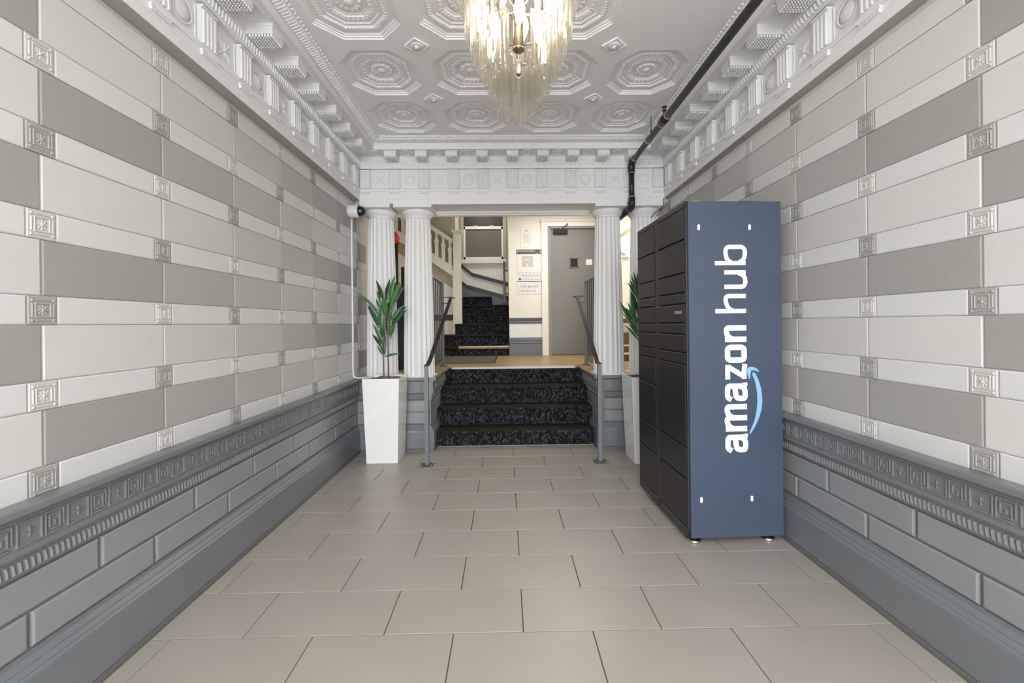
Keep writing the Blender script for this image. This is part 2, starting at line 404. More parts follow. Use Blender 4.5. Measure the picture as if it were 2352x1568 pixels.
def m_soffit_panel():
    mb = MB(); y0, y1 = .045, .185; w = .13
    cyy = (y0+y1)/2
    hexa = [(-w/2, 0), (-w/4, (y1-y0)/2), (w/4, (y1-y0)/2), (w/2, 0), (w/4, -(y1-y0)/2), (-w/4, -(y1-y0)/2)]
    n = 6; vs = [(x, cyy+y, 0) for x, y in hexa] + [(x*.95, cyy+y*.95, -.008) for x, y in hexa] + [(x*.82, cyy+y*.82, -.008) for x, y in hexa] + [(x*.78, cyy+y*.78, -.001) for x, y in hexa]
    mb.add(vs, [(a*n+k, a*n+(k+1) % n, (a+1)*n+(k+1) % n, (a+1)*n+k) for a in range(3) for k in range(n)])
    me = mb.mesh('soffit_panel', M['white']); fixn(me); return me
ME_TRI, ME_MO, ME_MX, ME_REG, ME_MUT, ME_SOF = m_triglyph(), m_metope('o'), m_metope('x'), m_regula(), m_mutule(), m_soffit_panel()
def entablature(parent, s0, s1, first, pitch, zbot, depth, flip=0, mshift=0.0, m0=True, m1=True):
    """face plane y=0, built from local x=s0..s1; first = a triglyph centre"""
    def run(prof, name, m, a=s0, b=s1, e0=None, e1=None):
        # mitred run: e0/e1 say whether that end is cut back with the projection
        n = len(prof); vs = [(a+(y if e0 else 0), y, z) for y, z in prof] + [(b-(y if e1 else 0), y, z) for y, z in prof]
        mb = MB(); mb.add(vs, [(i, (i+1) % n, n+(i+1) % n, n+i) for i in range(n)] + [tuple(range(n-1, -1, -1)), tuple(range(n, 2*n))])
        return mb.build(name, m, parent)
    e0, e1 = m0, m1
    run([(-depth, zbot), (-.0, zbot), (0, zbot+.045), (.003, zbot+.047), (.003, 2.762), (-depth, 2.762)], 'architrave', M['white'], e0=e0, e1=e1)
    run([(-depth, 2.762), (.012, 2.762), (.014, 2.770), (.014, 2.785), (-.018, 2.785), (-.018, 2.996), (.018, 2.996), (.020, 3.006), (.010, 3.008), (.012, 3.018), (.024, 3.072), (.030, 3.076), (.030, 3.125), (-depth, 3.125)], 'frieze_band', M['white'], e0=e0, e1=e1)
    run([(-depth, 3.125), (.215, 3.125), (.215, 3.118), (.222, 3.116), (.222, 3.150), (.226, 3.158), (.230, 3.176), (.240, 3.180), (.262, 3.184), (.288, 3.196), (.294, 3.204), (.303, 3.206), (.303, 3.235), (-depth, 3.235)], 'corona', M['white'], e0=e0, e1=e1)
    # repeats
    k = math.ceil((s0-first)/pitch)-1; i = 0
    while True:
        s = first+pitch*k
        if s > s1+.07: break
        idx = k+flip
        if s0+.058 <= s <= s1-.058:
            link('triglyph', ME_TRI, parent, (s, -.018, 2.79)); link('regula', ME_REG, parent, (s, 0, 2.765))
        if (s0+.24 if e0 else s0+.07) <= s <= (s1-.24 if e1 else s1-.07): link('mutule', ME_MUT, parent, (s+mshift, 0, 3.125))
        c = s+pitch/2
        if s0+.09 <= c <= s1-.09: link('metope', ME_MO if idx % 2 else ME_MX, parent, (c, -.018, 2.79))
        if (s0+.2 if e0 else s0+.07) <= c <= (s1-.2 if e1 else s1-.07): link('soffit_panel', ME_SOF, parent, (c, 0, 3.125))
        k += 1
    # leaf row
    mb = MB(); n = int((s1-s0)/.026)
    for i in range(n):
        x = s0+.013+i*.026
        mb.add([(x-.011, .012, 3.022), (x-.001, .012, 3.022), (x+.009, .021, 3.062), (x-.003, .021, 3.062), (x+.000, .021, 3.026), (x+.006, .029, 3.056)],
               [(0,1,4), (1,2,5,4), (2,3,5), (3,0,4,5)])
    o = mb.build('leaf_moulding', M['white'], parent); o['kind'] = 'stuff'
    # tongue row and bead row on the cove
    mb = MB(); a = s0+(.25 if e0 else 0); b = s1-(.25 if e1 else 0); n = int((b-a)/.024)
    for i in range(n):
        x = a+.012+i*.024
        mb.add([(x-.009, .238, 3.179), (x+.009, .238, 3.179), (x+.009, .288, 3.196), (x-.009, .288, 3.196), (x-.004, .240, 3.169), (x+.004, .240, 3.169), (x+.004, .284, 3.184), (x-.004, .284, 3.184)],
               [(4,5,6,7), (0,4,7,3), (1,2,6,5), (0,1,5,4), (2,3,7,6)])
    o = mb.build('tongue_moulding', M['white'], parent); o['kind'] = 'stuff'
    mb = MB(); a = s0+(.3 if e0 else 0); b = s1-(.3 if e1 else 0); n = int((b-a)/.034)
    for i in range(n):
        x = a+.017+i*.034; vs = []
        for (r, dx) in ((.002, -.014), (.008, -.009), (.0095, 0), (.008, .009), (.002, .014)):
            for k in range(6): g = 2*PI*k/6; vs.append((x+dx, .300+r*math.cos(g), 3.208+r*math.sin(g)))
        mb.add(vs, [(q*6+k, q*6+(k+1) % 6, (q+1)*6+(k+1) % 6, (q+1)*6+k) for q in range(4) for k in range(6)], True)
    o = mb.build('bead_moulding', M['white'], parent); o['kind'] = 'stuff'

# ---- side walls
def side_wall(name, label, x, rz, ylen, joints0, jp, ysign):
    """local x runs along the wall; world y = ysign*local x + offset"""
    root = empty(name, (x, 0, 0), rz); struct(root, label, 'wall')
    # in local space: s = ysign*Y
    A, B = sorted((ysign*YB, ysign*4.92))
    MB().box(A, B, -.16, 0, -.05, 3.3).build('wall_core', M['white_wall'], root)
    LB = (ysign*4.52 if ysign > 0 else -4.52)
    a, b = sorted((ysign*YB, ysign*4.52))
    return root, a, b
def s_of(ysign, Y): return ysign*Y
def upper_wall(root, ysign, j0, jp, yend=4.9):
    rows = 6; zt0 = .828
    Ys = []
    c = 1-8
    me_cache = {}
    for cc in range(-9, 9):
        ya = j0+jp*(cc-1); yb = j0+jp*cc          # column cc lies between these joints (c0 is nearest the camera side)
        ya2, yb2 = max(ya, YB), min(yb, yend)
        if yb2-ya2 < .05: continue
        full = (abs(ya-ya2) < 1e-6 and abs(yb-yb2) < 1e-6)
        for j in range(rows):
            z0 = zt0+.05+.296*j; z1 = z0+.196
            idx = (cc-1) % 6
            sh = idx if j % 2 == 0 else 5-idx
            mid = (ya2+yb2)/2; hw = (yb2-ya2)/2
            key = (round(hw, 4), 'b')
            if key not in me_cache:
                me = MB().pillow(-hw+.003, hw-.003, .002, .194, -.002, .0065, .004).mesh('plaster_block', M['shade0']); fixn(me); me_cache[key] = me
            link('plaster_block', me_cache[key], root, (s_of(ysign, mid), 0, z0), 0, M['shade%d' % sh])
        for j in range(rows+1):
            z = zt0+.296*j
            key = (round(hw, 4), 't')
            hh = hw-.049 if full else hw-.03
            if key not in me_cache:
                h2 = hw-.049
                me = MB().pillow(-h2, h2, -.049, .049, -.002, .0085, .005).mesh('plaster_band', M['white_wall']); fixn(me); me_cache[key] = me
            link('plaster_band', me_cache[key], root, (s_of(ysign, mid), 0, z))
            if yb < yend-.03:
                link('rosette_tile', ME_ROS, root, (s_of(ysign, yb), 0, z), 0, M['ros_g'] if (cc-1+j) % 2 else M['ros_l'])
wl = empty('wall_left', (XL, 0, 0), -PI/2)
struct(wl, 'left hall wall of pale and grey plaster blocks with square rosettes above a grey wainscot', 'wall')
MB().box(-4.92, -YB, -.16, 0, -.05, 3.3).build('wall_core', M['white_wall'], wl)
dado(wl, -YB, .02, joint1=-2.179, joint2=-1.933, bl=.503, s0=-4.52)
upper_wall(wl, -1, 1.486, .5195)
wr = empty('wall_right', (XR, 0, 0), PI/2)
struct(wr, 'right hall wall of pale and grey plaster blocks with square rosettes above a grey wainscot', 'wall')
MB().box(YB, 4.92, -.16, 0, -.05, 3.3).build('wall_core', M['white_wall'], wr)
dado(wr, 4.52, .03, joint1=1.788, joint2=1.541, bl=.491, s0=YB)
upper_wall(wr, 1, 1.532, .4945)

# ---- entablatures (left, right, far)
el = empty('trim_1', (-1.53, 0, 0), -PI/2); struct(el, 'ornate white plaster cornice with beaded blocks running along the left wall', 'cornice')
entablature(el, -YF, -YB, -2.515, .307, 2.675, .30, flip=0, mshift=-.032, m0=True, m1=False)
MB().box(-4.9, -YB, -.095, -.002, 2.6735, 2.677).build('soffit_strip', M['soffit'], el)
er = empty('trim_2', (1.70, 0, 0), PI/2); struct(er, 'ornate white plaster cornice with beaded blocks running along the right wall', 'cornice')
entablature(er, YB, YF, 2.53, .3045, 2.68, .30, flip=1, mshift=.025, m0=False, m1=True)
MB().box(YB, 4.9, -.075, -.002, 2.6785, 2.682).build('soffit_strip', M['soffit'], er)
ef = empty('trim_3', (.085, YF, 0), PI); struct(ef, 'ornate white plaster entablature spanning the four fluted columns', 'cornice')
entablature(ef, -1.615, 1.615, 0.0, .311, 2.635, .36, flip=0, m0=True, m1=True)
# blocks over the columns and the lipped soffit of the opening (local x = .085 - X)
for (xa, xb) in ((-1.53, -1.215), (-1.178, -.775), (.965, 1.305), (1.335, 1.70)):
    MB().box(.085-xb, .085-xa, -.36, .004, 2.597, 2.640).build('abacus_block', M['white'], ef)
MB().box(-.88, .86, -.03, .012, 2.622, 2.645).box(-.88, .86, -.36, -.325, 2.615, 2.645).build('soffit_lip', M['white'], ef)
MB().box(-1.70, 1.70, -.43, -.36, 2.60, 3.6).build('header_wall', M['cream_trim'], ef)

# ---- ceiling with octagonal coffers
cl = empty('ceiling', (0, 0, ZC)); struct(cl, 'white plaster ceiling with rows of stepped octagonal coffers and small square bosses', 'ceiling')
HX, HY = .27, .28
OCT = [(-.13, -HY), (.13, -HY), (HX, -.137), (HX, .137), (.13, HY), (-.13, HY), (-HX, .137), (-HX, -.137)]
CX, CY, PX, PY = .085, 3.827, .661, .669
def m_coffer():
    prof = [(1, 0), (.992, .014), (.955, .014), (.948, .026), (.905, .026), (.895, .040), (.775, .040), (.765, .030), (.685, .030), (.675, .044), (.615, .044), (.60, .036), (.585, .036), (.575, .050),
            (.535, .050), (.525, .044), (.405, .044), (.395, .058), (.36, .058), (.35, .068), (.02, .068)]
    mb = MB(); vs = []
    for s, z in prof: vs += [(x*s, y*s, z*.62) for x, y in OCT]
    fs = [(j*8+k, j*8+(k+1) % 8, (j+1)*8+(k+1) % 8, (j+1)*8+k) for j in range(len(prof)-1) for k in range(8)] + [tuple(range((len(prof)-1)*8, len(prof)*8))]
    mb.add(vs, fs)
    # outer shell so the coffer is closed above
    def teeth(s, n, w, d, z, h):
        for k in range(8):
            a = Vector((*OCT[k], 0))*s; b = Vector((*OCT[(k+1) % 8], 0))*s; t = (b-a).normalized(); L = (b-a).length; ang = math.atan2(t.y, t.x)
            for i in range(n):
                c = a+t*(L*(i+.5)/n); mb.T = Matrix.Translation(c) @ Matrix.Rotation(ang, 4, 'Z'); mb.box(-w/2, w/2, -d/2, d/2, z-h, z+.002); mb.T = Matrix.Identity(4)
    teeth(.725, 9, .010, .016, .0186, .005); teeth(.465, 4, .016, .006, .0273, .005); teeth(.435, 4, .006, .006, .0273, .004); teeth(.50, 4, .008, .004, .0273, .004)
    return mb.mesh('coffer', M['ceil'])
def m_flower(R=.074, dz=.020, n=12):
    mb = MB(); N = n*4; vs = []
    rings = [(1.0, -.0), (.97, -.55), (.85, -.75), (.6, -.5), (.42, -.35), (.36, -.55), (.24, -.95), (.10, -1.0), (.0, -1.0)]
    for r, z in rings:
        for k in range(N):
            g = 2*PI*k/N; w = 1+(.09*abs(math.cos(g*n/2))-.05)*(1 if r > .5 else 0); zz = z*dz*(1+.25*math.cos(g*n))*(1) if r > .5 else z*dz
            vs.append((R*max(r, .001)*w*math.cos(g), R*max(r, .001)*w*math.sin(g), zz))
    mb.add(vs, [(j*N+k, j*N+(k+1) % N, (j+1)*N+(k+1) % N, (j+1)*N+k) for j in range(len(rings)-1) for k in range(N)], True)
    return mb.mesh('rosette', M['ceil'])
ME_COF, ME_FLO = m_coffer(), m_flower()
def m_boss():
    mb = MB(); h = .083; D = [(0, -h), (h, 0), (0, h), (-h, 0)]; vs = []
    pr = [(1, 0), (.97, -.010), (.88, -.010), (.84, -.003), (.78, -.003), (.74, -.008), (.02, -.004)]
    for s, z in pr: vs += [(x*s, y*s, z) for x, y in D]
    mb.add(vs, [(j*4+k, j*4+(k+1) % 4, (j+1)*4+(k+1) % 4, (j+1)*4+k) for j in range(len(pr)-1) for k in range(4)])
    R = .042; N = 16; vs = []; rings = [(1, -.006), (.95, -.014), (.6, -.010), (.3, -.014), (.25, -.022), (.02, -.024)]
    for r, z in rings:
        for k in range(N): g = 2*PI*k/N; vs.append((R*r*math.cos(g), R*r*math.sin(g), z))
    mb.add(vs, [(j*N+k, j*N+(k+1) % N, (j+1)*N+(k+1) % N, (j+1)*N+k) for j in range(len(rings)-1) for k in range(N)], True)
    me = mb.mesh('ceiling_boss', M['ceil']); fixn(me); return me
ME_BOSS = m_boss()
plane = MB()
missing = {(3, 2), (3, 3), (3, 4)}
x_lo, x_hi = CX-2*PX, CX+2*PX; y_top = CY+PY/2
rowsN = 11
for j in range(rowsN):
    for i in range(4):
        cx, cy = CX+PX*(i-1.5), CY-PY*j; X0, X1, Y0, Y1 = cx-PX/2, cx+PX/2, cy-PY/2, cy+PY/2
        if (i, j) in missing:
            plane.add([(X0, Y0, 0), (X1, Y0, 0), (X1, Y1, 0), (X0, Y1, 0)], [(0, 1, 2, 3)]); continue
        R_ = [(X0, Y0, 0), (X1, Y0, 0), (X1, Y1, 0), (X0, Y1, 0)]; O_ = [(cx+a, cy+b, 0) for a, b in OCT]
        plane.add(R_+O_, [(0, 1, 5, 4), (1, 6, 5), (1, 2, 7, 6), (2, 8, 7), (2, 3, 9, 8), (3, 10, 9), (3, 0, 11, 10), (0, 4, 11)])
        c = link('coffer', ME_COF, cl, (cx, cy, 0)); link('rosette', ME_FLO, c, (0, 0, .042))
yl = CY-PY*(rowsN-.5)
xa, xb = XL-.16, XR+.16
plane.add([(xa, yl, 0), (x_lo, yl, 0), (x_lo, y_top, 0), (xa, y_top, 0)], [(0, 1, 2, 3)]).add([(x_hi, yl, 0), (xb, yl, 0), (xb, y_top, 0), (x_hi, y_top, 0)], [(0, 1, 2, 3)])
plane.add([(xa, y_top, 0), (xb, y_top, 0), (xb, 4.85, 0), (xa, 4.85, 0)], [(0, 1, 2, 3)])
plane.build('ceiling_plaster', M['ceil'], cl, fix=False)
MB().box(xa-.1, xb+.1, YB-.1, 4.95, .09, .2).build('light_seal_slab', M['ceil'], cl)  # unseen slab added above the ceiling to keep sky light out
for j in range(rowsN-1):
    for i in range(3):
        if j in (1, 2, 3) and i == 2 and False: continue
        if (i, j) in ((2, 2), (2, 3)): continue
        link('ceiling_boss', ME_BOSS, cl, (CX+PX*(i-1), CY-PY*(j+.5), 0))

cg = empty('fill_light_frame', (.085, -.75, ZC)); tag(cg, 'white frame of the added, unseen ceiling lamp behind the viewer', 'lamp')  # fixture made up to go with the added fill light
MB().box(-.84, .84, -.64, -.60, -.035, 0).box(-.84, .84, .60, .64, -.035, 0).box(-.84, -.80, -.6, .6, -.035, 0).box(.80, .84, -.6, .6, -.035, 0).build('frame', M['white'], cg)
# street end: doorway frame behind the camera and the pavement outside
sw = MB().box(XL-.2, .085-1.55, YB-.15, YB, 0, 3.3).box(.085+1.55, XR+.2, YB-.15, YB, 0, 3.3).box(XL-.2, XR+.2, YB-.15, YB, 3.08, 3.42).build('wall_street', M['white'])
struct(sw, 'white surround of the open street doorway behind the viewer', 'wall')
pv = MB().box(-9, 9, YB-9, YB, -.16, -.02).build('pavement', M['pavement']); struct(pv, 'grey street pavement outside the open doorway', 'pavement')

# ------------------------------------------------------------------ pedestals and entry stairs
pl = empty('pedestal_wall', (0, 0, 0)); struct(pl, 'grey key-frieze pedestal wall left of the carpeted steps', 'wall')
MB().box(-1.60, -.83, 4.57, YLAND+.4, -.02, LANDZ-.004).build('wall_core', M['dado'], pl)
fr = empty('front_face', (-.83, 4.57, 0), PI, pl)             # local x = -.83 - X
def ped_face(root, L, off, j1, j2): dado(root, L, off, joint1=j1, joint2=j2, bl=3.0, s0=0.0)
ped_face(fr, .78, .02, -1.0, -1.0)
fs_ = empty('inner_face', (-.83, YLAND-.02, 0), -PI/2, pl)      # local x = (YLAND-.02) - Y
dado(fs_, YLAND-.02-4.5235, .03, joint1=.45, joint2=.68, bl=.7, s0=0.0)
MB().box(-1.60, -.757, 4.52-.0, YLAND, LANDZ-.006, LANDZ+.0).build('ledge', M['wood'], pl)
pr = empty('pedestal_wall', (0, 0, 0)); struct(pr, 'grey key-frieze pedestal wall right of the carpeted steps', 'wall')
MB().box(1.02, 1.76, 4.57, YLAND+.4, -.02, LANDZ-.004).build('wall_core', M['dado'], pr)
fr2 = empty('front_face', (1.76, 4.57, 0), PI, pr)
ped_face(fr2, .74, .01, -1.0, -1.0)
fs2 = empty('inner_face', (1.02, 4.5235, 0), PI/2, pr)
dado(fs2, YLAND-.02-4.5235, .03, joint1=.3, joint2=.1, bl=.7, s0=0.0)
MB().box(.947, 1.76, 4.52, YLAND, LANDZ-.006, LANDZ).build('ledge', M['wood'], pr)

st = empty('entry_steps', (.095, 4.69, 0)); tag(st, 'short flight of four dark patterned carpet steps up to the landing', 'stairs')
zs = [.173, .377, .585, .772]; ys = [0, .265, .53, .80]
for k in range(4):
    zb = 0 if k == 0 else zs[k-1]-.02
    mb = MB(); prof = []
    d = .42 if k < 3 else .1
    y = ys[k]; z = zs[k]; r = .018
    pf = [(y+d, zb), (y+.006, zb), (y+.004, z-.045), (y-.012, z-.034), (y-.016, z-.018), (y-.010, z-.005), (y+.004, z), (y+d, z)]
    n = len(pf); hw = .872 if k == 0 else .918
    mb.prism(pf, -hw, hw); so = mb.build('step', M['carpet'], st)
    MB().prism([(y+.27, z-.002), (y-.002, z-.002), (y-.013, z-.008), (y-.0135, z-.005), (y-.003, z+.0015), (y+.27, z+.0015)], -hw+.05, hw-.05).build('worn_tread', M['worn'], so) if k < 3 else None
MB().box(-.80, .80, .775, .90, .772, .792).build('stone_nosing', M['marble'], st)
MB().box(-.88, .88, -.008, .0, 0, .006).build('edge_strip', M['label'], st)

# columns
def m_column():
    N = 20; sub = 6; n = N*sub; H = 1.76; vs = []; levels = 9
    for j in range(levels):
        t = j/(levels-1); z = H*t; R = .170-(.170-.134)*t+.004*math.sin(PI*t)
        for k in range(n):
            u = (k % sub)/sub; dep = math.sin(PI*u)*.013*(R/.17); g = 2*PI*k/n; vs.append(((R-dep)*math.cos(g), (R-dep)*math.sin(g), z))
    mb = MB(); mb.add(vs, [(j*n+k, j*n+(k+1) % n, (j+1)*n+(k+1) % n, (j+1)*n+k) for j in range(levels-1) for k in range(n)], False)
    mb.f += [tuple(range(n-1, -1, -1)), tuple(range((levels-1)*n, levels*n))]; mb.sm += [False, False]
    return mb.mesh('shaft', M['white'])
ME_SH = m_column()
ME_CAP = MB().lathe([(.134, 1.715), (.138, 1.725), (.134, 1.735), (.146, 1.745), (.163, 1.765), (.172, 1.785), (.174, 1.797), (.168, 1.803)], 48).mesh('capital', M['white'])
cols = [(-1.372, 'leftmost fluted white column, behind the left planter'), (-.965, 'fluted white column just left of the carpeted steps'),
        (1.145, 'fluted white column just right of the carpeted steps'), (1.548, 'rightmost fluted white column, mostly hidden by the dark parcel locker')]
for i, (x, lab) in enumerate(cols):
    c = empty('column', (x, 4.70, LANDZ)); tag(c, lab, 'column', 'fluted columns under the far entablature')
    link('shaft', ME_SH, c, (0, 0, .004)); link('capital', ME_CAP, c, (0, 0, .004))
    MB().box(-.175, .175, -.175, .175, 0, .010).build('plinth', M['white'], c)

# ------------------------------------------------------------------ landing and lobby beyond
lf = MB().box(-2.6, 3.3, YLAND+.08, 9.6, .60, LANDZ).box(-2.6, 3.3, YLAND+.10, YLAND+.16, -.12, .62).build('floor_landing', M['wood']); struct(lf, 'honey brown wood floor of the landing above the carpeted steps', 'floor')  # second box: unseen backing added to stop light leaking under the landing
struct(MB().box(-2.7, 3.4, 4.9, 9.7, 3.45, 3.6).box(-2.7, XL-.02, 4.9, 4.95, .6, 3.5).build('ceiling_lobby', M['lead']), 'cream ceiling of the lobby beyond the columns', 'ceiling') if False else None
cb = MB().box(-2.7, 3.4, 4.93, 7.44, 3.42, 3.55).build('ceiling_lobby', M['lead']); struct(cb, 'cream lobby ceiling beyond the columns', 'ceiling')
cb2 = MB().box(-2.7, .3, 7.44, 9.6, 4.3, 4.4).box(-2.7, .3, 7.38, 7.44, 3.5, 4.35).build('ceiling_stairwell', M['lead']); struct(cb2, 'cream ceiling high over the winding stair', 'ceiling')
YBK = 7.44
wb = empty('wall_back', (0, YBK, 0)); struct(wb, 'cream lobby wall between the winding stair and the grey door', 'wall')
MB().box(.066, .79, 0, .14, LANDZ, 3.45).box(.79, 1.72, 0, .14, 3.05, 3.45).box(.79, 1.72, .10, .14, LANDZ, 3.06).build('wall_core', M['lead'], wb)  # third box: backing added behind the door to close a light gap
MB().box(.066, .62, -.012, .0, 1.05, 1.36).build('wainscot', M['sheet'], wb)
MB().prism([(0, 1.352), (-.020, 1.352), (-.030, 1.375), (-.018, 1.395), (-.030, 1.43), (-.036, 1.453), (0, 1.453)], .060, .64).build('chair_rail', M['bluegrey'], wb)
MB().prism([(0, LANDZ), (-.020, LANDZ), (-.020, 1.00), (-.030, 1.010), (-.026, 1.045), (-.034, 1.06), (-.020, 1.085), (-.016, 1.107), (0, 1.107)], .060, .64).build('baseboard', M['bluegrey'], wb)
MB().box(.058, .074, -.004, .13, LANDZ, 3.45).build('corner_edge', M['cream_trim'], wb)
dr = empty('door_1', (.795, YBK, LANDZ)); struct(dr, 'tall flat grey steel door with a small dark window and door closer', 'door')
MB().box(-.045, .01, -.02, .14, 0, 2.27).box(.0, .93, -.02, .14, 2.235, 2.27).box(.92, .96, -.02, .14, 0, 2.27).build('door_frame', M['doorframe'], dr)
MB().box(.012, .918, .02, .065, .008, 2.232).build('door_leaf', M['door'], dr)
MB().box(.345, .36, .008, .022, 1.54, 1.72).box(.485, .50, .008, .022, 1.54, 1.72).box(.345, .50, .008, .022, 1.54, 1.555).box(.345, .50, .008, .022, 1.705, 1.72).build('window_trim', M['steel'], dr)
MB().box(.36, .485, .012, .021, 1.555, 1.705).build('door_window', M['dglass'], dr)
mb = MB().box(.06, .31, -.035, .02, 2.14, 2.205); mb.build('door_closer', M['brown_steel'], dr)
MB().bar((.17, -.03, 2.21), (.31, -.07, 2.30), .018, .012).bar((.31, -.07, 2.31), (.24, -.02, 2.25), .016, .012).build('closer_arm', M['dsteel'], dr)
MB().box(.635, .745, .012, .020, 1.59, 1.69).build('door_sign', M['paper'], dr)
tc_ = empty('trim_4', (.795, YBK, LANDZ)); struct(tc_, 'cream door casing with a cap moulding round the grey door', 'door casing')
MB().box(-.155, -.045, -.029, 0, 0, 2.271).box(-.155, 1.05, -.03, 0, 2.272, 2.345).prism([(0, 2.345), (-.045, 2.345), (-.06, 2.365), (-.055, 2.38), (0, 2.38)], -.165, 1.06).build('casing', M['cream_trim'], tc_)

def sheet(name, label, cat, x0, x1, z0, z1, y, m='sheet', t=.004):
    root = empty(name, ((x0+x1)/2, YBK-.001, z0)); tag(root, label, cat)
    MB().box(-(x1-x0)/2, (x1-x0)/2, -t, 0, 0, z1-z0).build('sheet', M[m], root); return root, (x1-x0), (z1-z0)
r1, w1, h1 = sheet('notice', 'blank-looking white printed notice pinned above the evacuation plan', 'notice', .271, .488, 2.69, 3.013, 0, 'paper')
MB().box(-.012, .012, -.008, -.004, h1-.035, h1-.012).build('pin', M['ink'], r1)
mb = MB()
for k in range(9): mb.box(-.06, .06-(k % 3)*.012, -.0048, -.004, .09+k*.018, .096+k*.018)
mb.build('text_lines', M['inklight'], r1)
def text(body, size, m, parent, loc, rot=(PI/2, 0, 0), name='lettering', ext=.0006, offset=0, sx=1):
    c = bpy.data.curves.new(name, 'FONT'); c.body = body; c.size = size; c.extrude = ext; c.offset = offset
    o = bpy.data.objects.new(name, c); COL.objects.link(o); c.materials.append(m); o.parent = parent; o.location = loc; o.rotation_euler = rot; o.scale = (sx, 1, 1)
    dg = bpy.context.evaluated_depsgraph_get(); me = bpy.data.meshes.new_from_object(o.evaluated_get(dg)); bpy.data.objects.remove(o)
    pid = list(range(len(me.vertices)))
    def fd(i):
        while pid[i] != i: pid[i] = pid[pid[i]]; i = pid[i]
        return i
    for e in me.edges: pid[fd(e.vertices[0])] = fd(e.vertices[1])
    isl = {}
    for p in me.polygons: isl.setdefault(fd(p.vertices[0]), []).append(tuple(p.vertices))
    for fs in isl.values():
        used = sorted({v for f in fs for v in f}); mp = {v: i for i, v in enumerate(used)}
        m2 = bpy.data.meshes.new('letter'); m2.from_pydata([tuple(me.vertices[v].co) for v in used], [], [tuple(mp[v] for v in f) for f in fs]); m2.materials.append(m)
        q = link('letter', m2, parent, loc); q.rotation_euler = rot; q.scale = (sx, 1, 1)
r2, w2, h2 = sheet('evacuation_plan', 'framed evacuation plan sheet with a dark grey title strip', 'sign', .199, .650, 2.097, 2.66, 0)
MB().box(-w2/2, w2/2, -.007, -.004, h2-.082, h2).build('title_strip', M['inkdark'], r2)
text('EVACUATION PLAN', .042, M['paper'], r2, (-w2/2+.012, -.0075, h2-.045), sx=.83)
text('1', .075, M['paper'], r2, (w2/2-.05, -.0075, h2-.066))
text('FLOOR', .018, M['paper'], r2, (w2/2-.115, -.0075, h2-.075))
MB().box(-w2/2+.03, -w2/2+.345, -.0048, -.0042, h2-.35, h2-.10).build('plan_border', M['paper'], r2)
MB().box(-w2/2+.09, -w2/2+.29, -.0056, -.0048, h2-.31, h2-.115).build('floor_plan', M['inklight'], r2)
MB().bar((-w2/2+.185, -.006, h2-.31), (-w2/2+.195, -.006, h2-.22), .02, .001, (0, 1, 0)).bar((-w2/2+.195, -.006, h2-.23), (-w2/2+.155, -.006, h2-.16), .018, .001, (0, 1, 0)).bar((-w2/2+.195, -.006, h2-.23), (-w2/2+.215, -.006, h2-.17), .014, .001, (0, 1, 0)).build('escape_route', M['paper'], r2)
mb = MB()
for k in range(6): mb.box(-w2/2+.03+k*.066, -w2/2+.05+k*.066, -.0048, -.004, .148, .160)
for k in range(5): mb.box(-w2/2+.03+(.05 if k % 2 else 0), w2/2-.03, -.0048, -.004, .03+k*.024, .034+k*.024)
mb.build('text_lines', M['ink'], r2)
mb = MB().box(-w2/2+.035, -w2/2+.075, -.0056, -.0048, .022, .060).build('accessibility_symbol', M['inkdark'], r2)
MB().box(-w2/2, w2/2, -.006, -.003, -.003, .006).build('bottom_rule', M['inkdark'], r2)
r3, w3, h3 = sheet('room_sign', 'white room-number sheet under the evacuation plan', 'sign', .199, .650, 1.872, 2.076, 0)
text('> 101 thru 103', .060, M['inkdark'], r3, (-w3/2+.055, -.0045, h3-.088), sx=.85)
text('< 104 thru 105', .060, M['ink'], r3, (-w3/2+.020, -.0045, h3-.165), sx=.85)

# winding stair beyond
ws = empty('winding_stairs', (-.5, 7.46, LANDZ)); tag(ws, 'dark carpeted winding stair climbing behind the landing', 'stairs')
rz_ = [(.155, 0, -1.10, .06), (.37, .26, -1.13, .06), (.57, .52, -.96, .06), (.765, .78, -.88, .06), (.945, 1.04, -.88, .06), (1.13, 1.30, -.89, -.30)]
for k, (z, y, xa_, xb_) in enumerate(rz_):
    zb = 0 if k == 0 else rz_[k-1][0]-.03
    D_ = .45 if k < 5 else .5
    pf = [(y+D_, zb), (y+.004, zb), (y+.004, z-.045), (y-.016, z-.03), (y-.018, z-.012), (y-.006, z), (y+D_, z)]
    so = MB().prism(pf, xa_+.5, xb_+.5-.003).build('step', M['carpet'], ws)
    MB().prism([(y+.26, z-.002), (y-.004, z-.002), (y-.021, z-.020), (y-.021, z-.008), (y-.008, z+.0015), (y+.26, z+.0015)], xa_+.503, xb_+.494).build('worn_tread', M['worn'], so)
MB().box(-.335, .548, -.020, .012, .128, .176).build('wood_nosing', M['stepwood'], ws)
wsb = empty('wall_stairwell', (0, 9.3, 0)); struct(wsb, 'cream stairwell wall with slanting dark rails below a frosted window', 'wall')
MB().box(-2.2, .06, 0, .12, .8, 4.3).build('wall_core', M['cream_trim'], wsb)
wss = MB().box(.06, .20, 7.58, 9.4, LANDZ, 4.3).build('wall_stairside', M['lead']); struct(wss, 'cream wall at the right of the winding stair', 'wall')
def strip(pts, hgt, m, name, th=.035, parent=wsb):
    mb = MB()
    for (a, b) in zip(pts[:-1], pts[1:]):
        mb.plate([(a[0], a[1]), (b[0], b[1]), (b[0], b[1]-hgt), (a[0], a[1]-hgt)], -th, 0)
    mb.build(name, m, parent)
strip([(-1.2, 2.86), (-.72, 2.475), (.055, 2.26)], .075, M['darktrim'], 'chair_rail')
strip([(-1.2, 2.50), (-.845, 2.215), (.055, 1.96)], .085, M['darktrim'], 'skirting_cap')
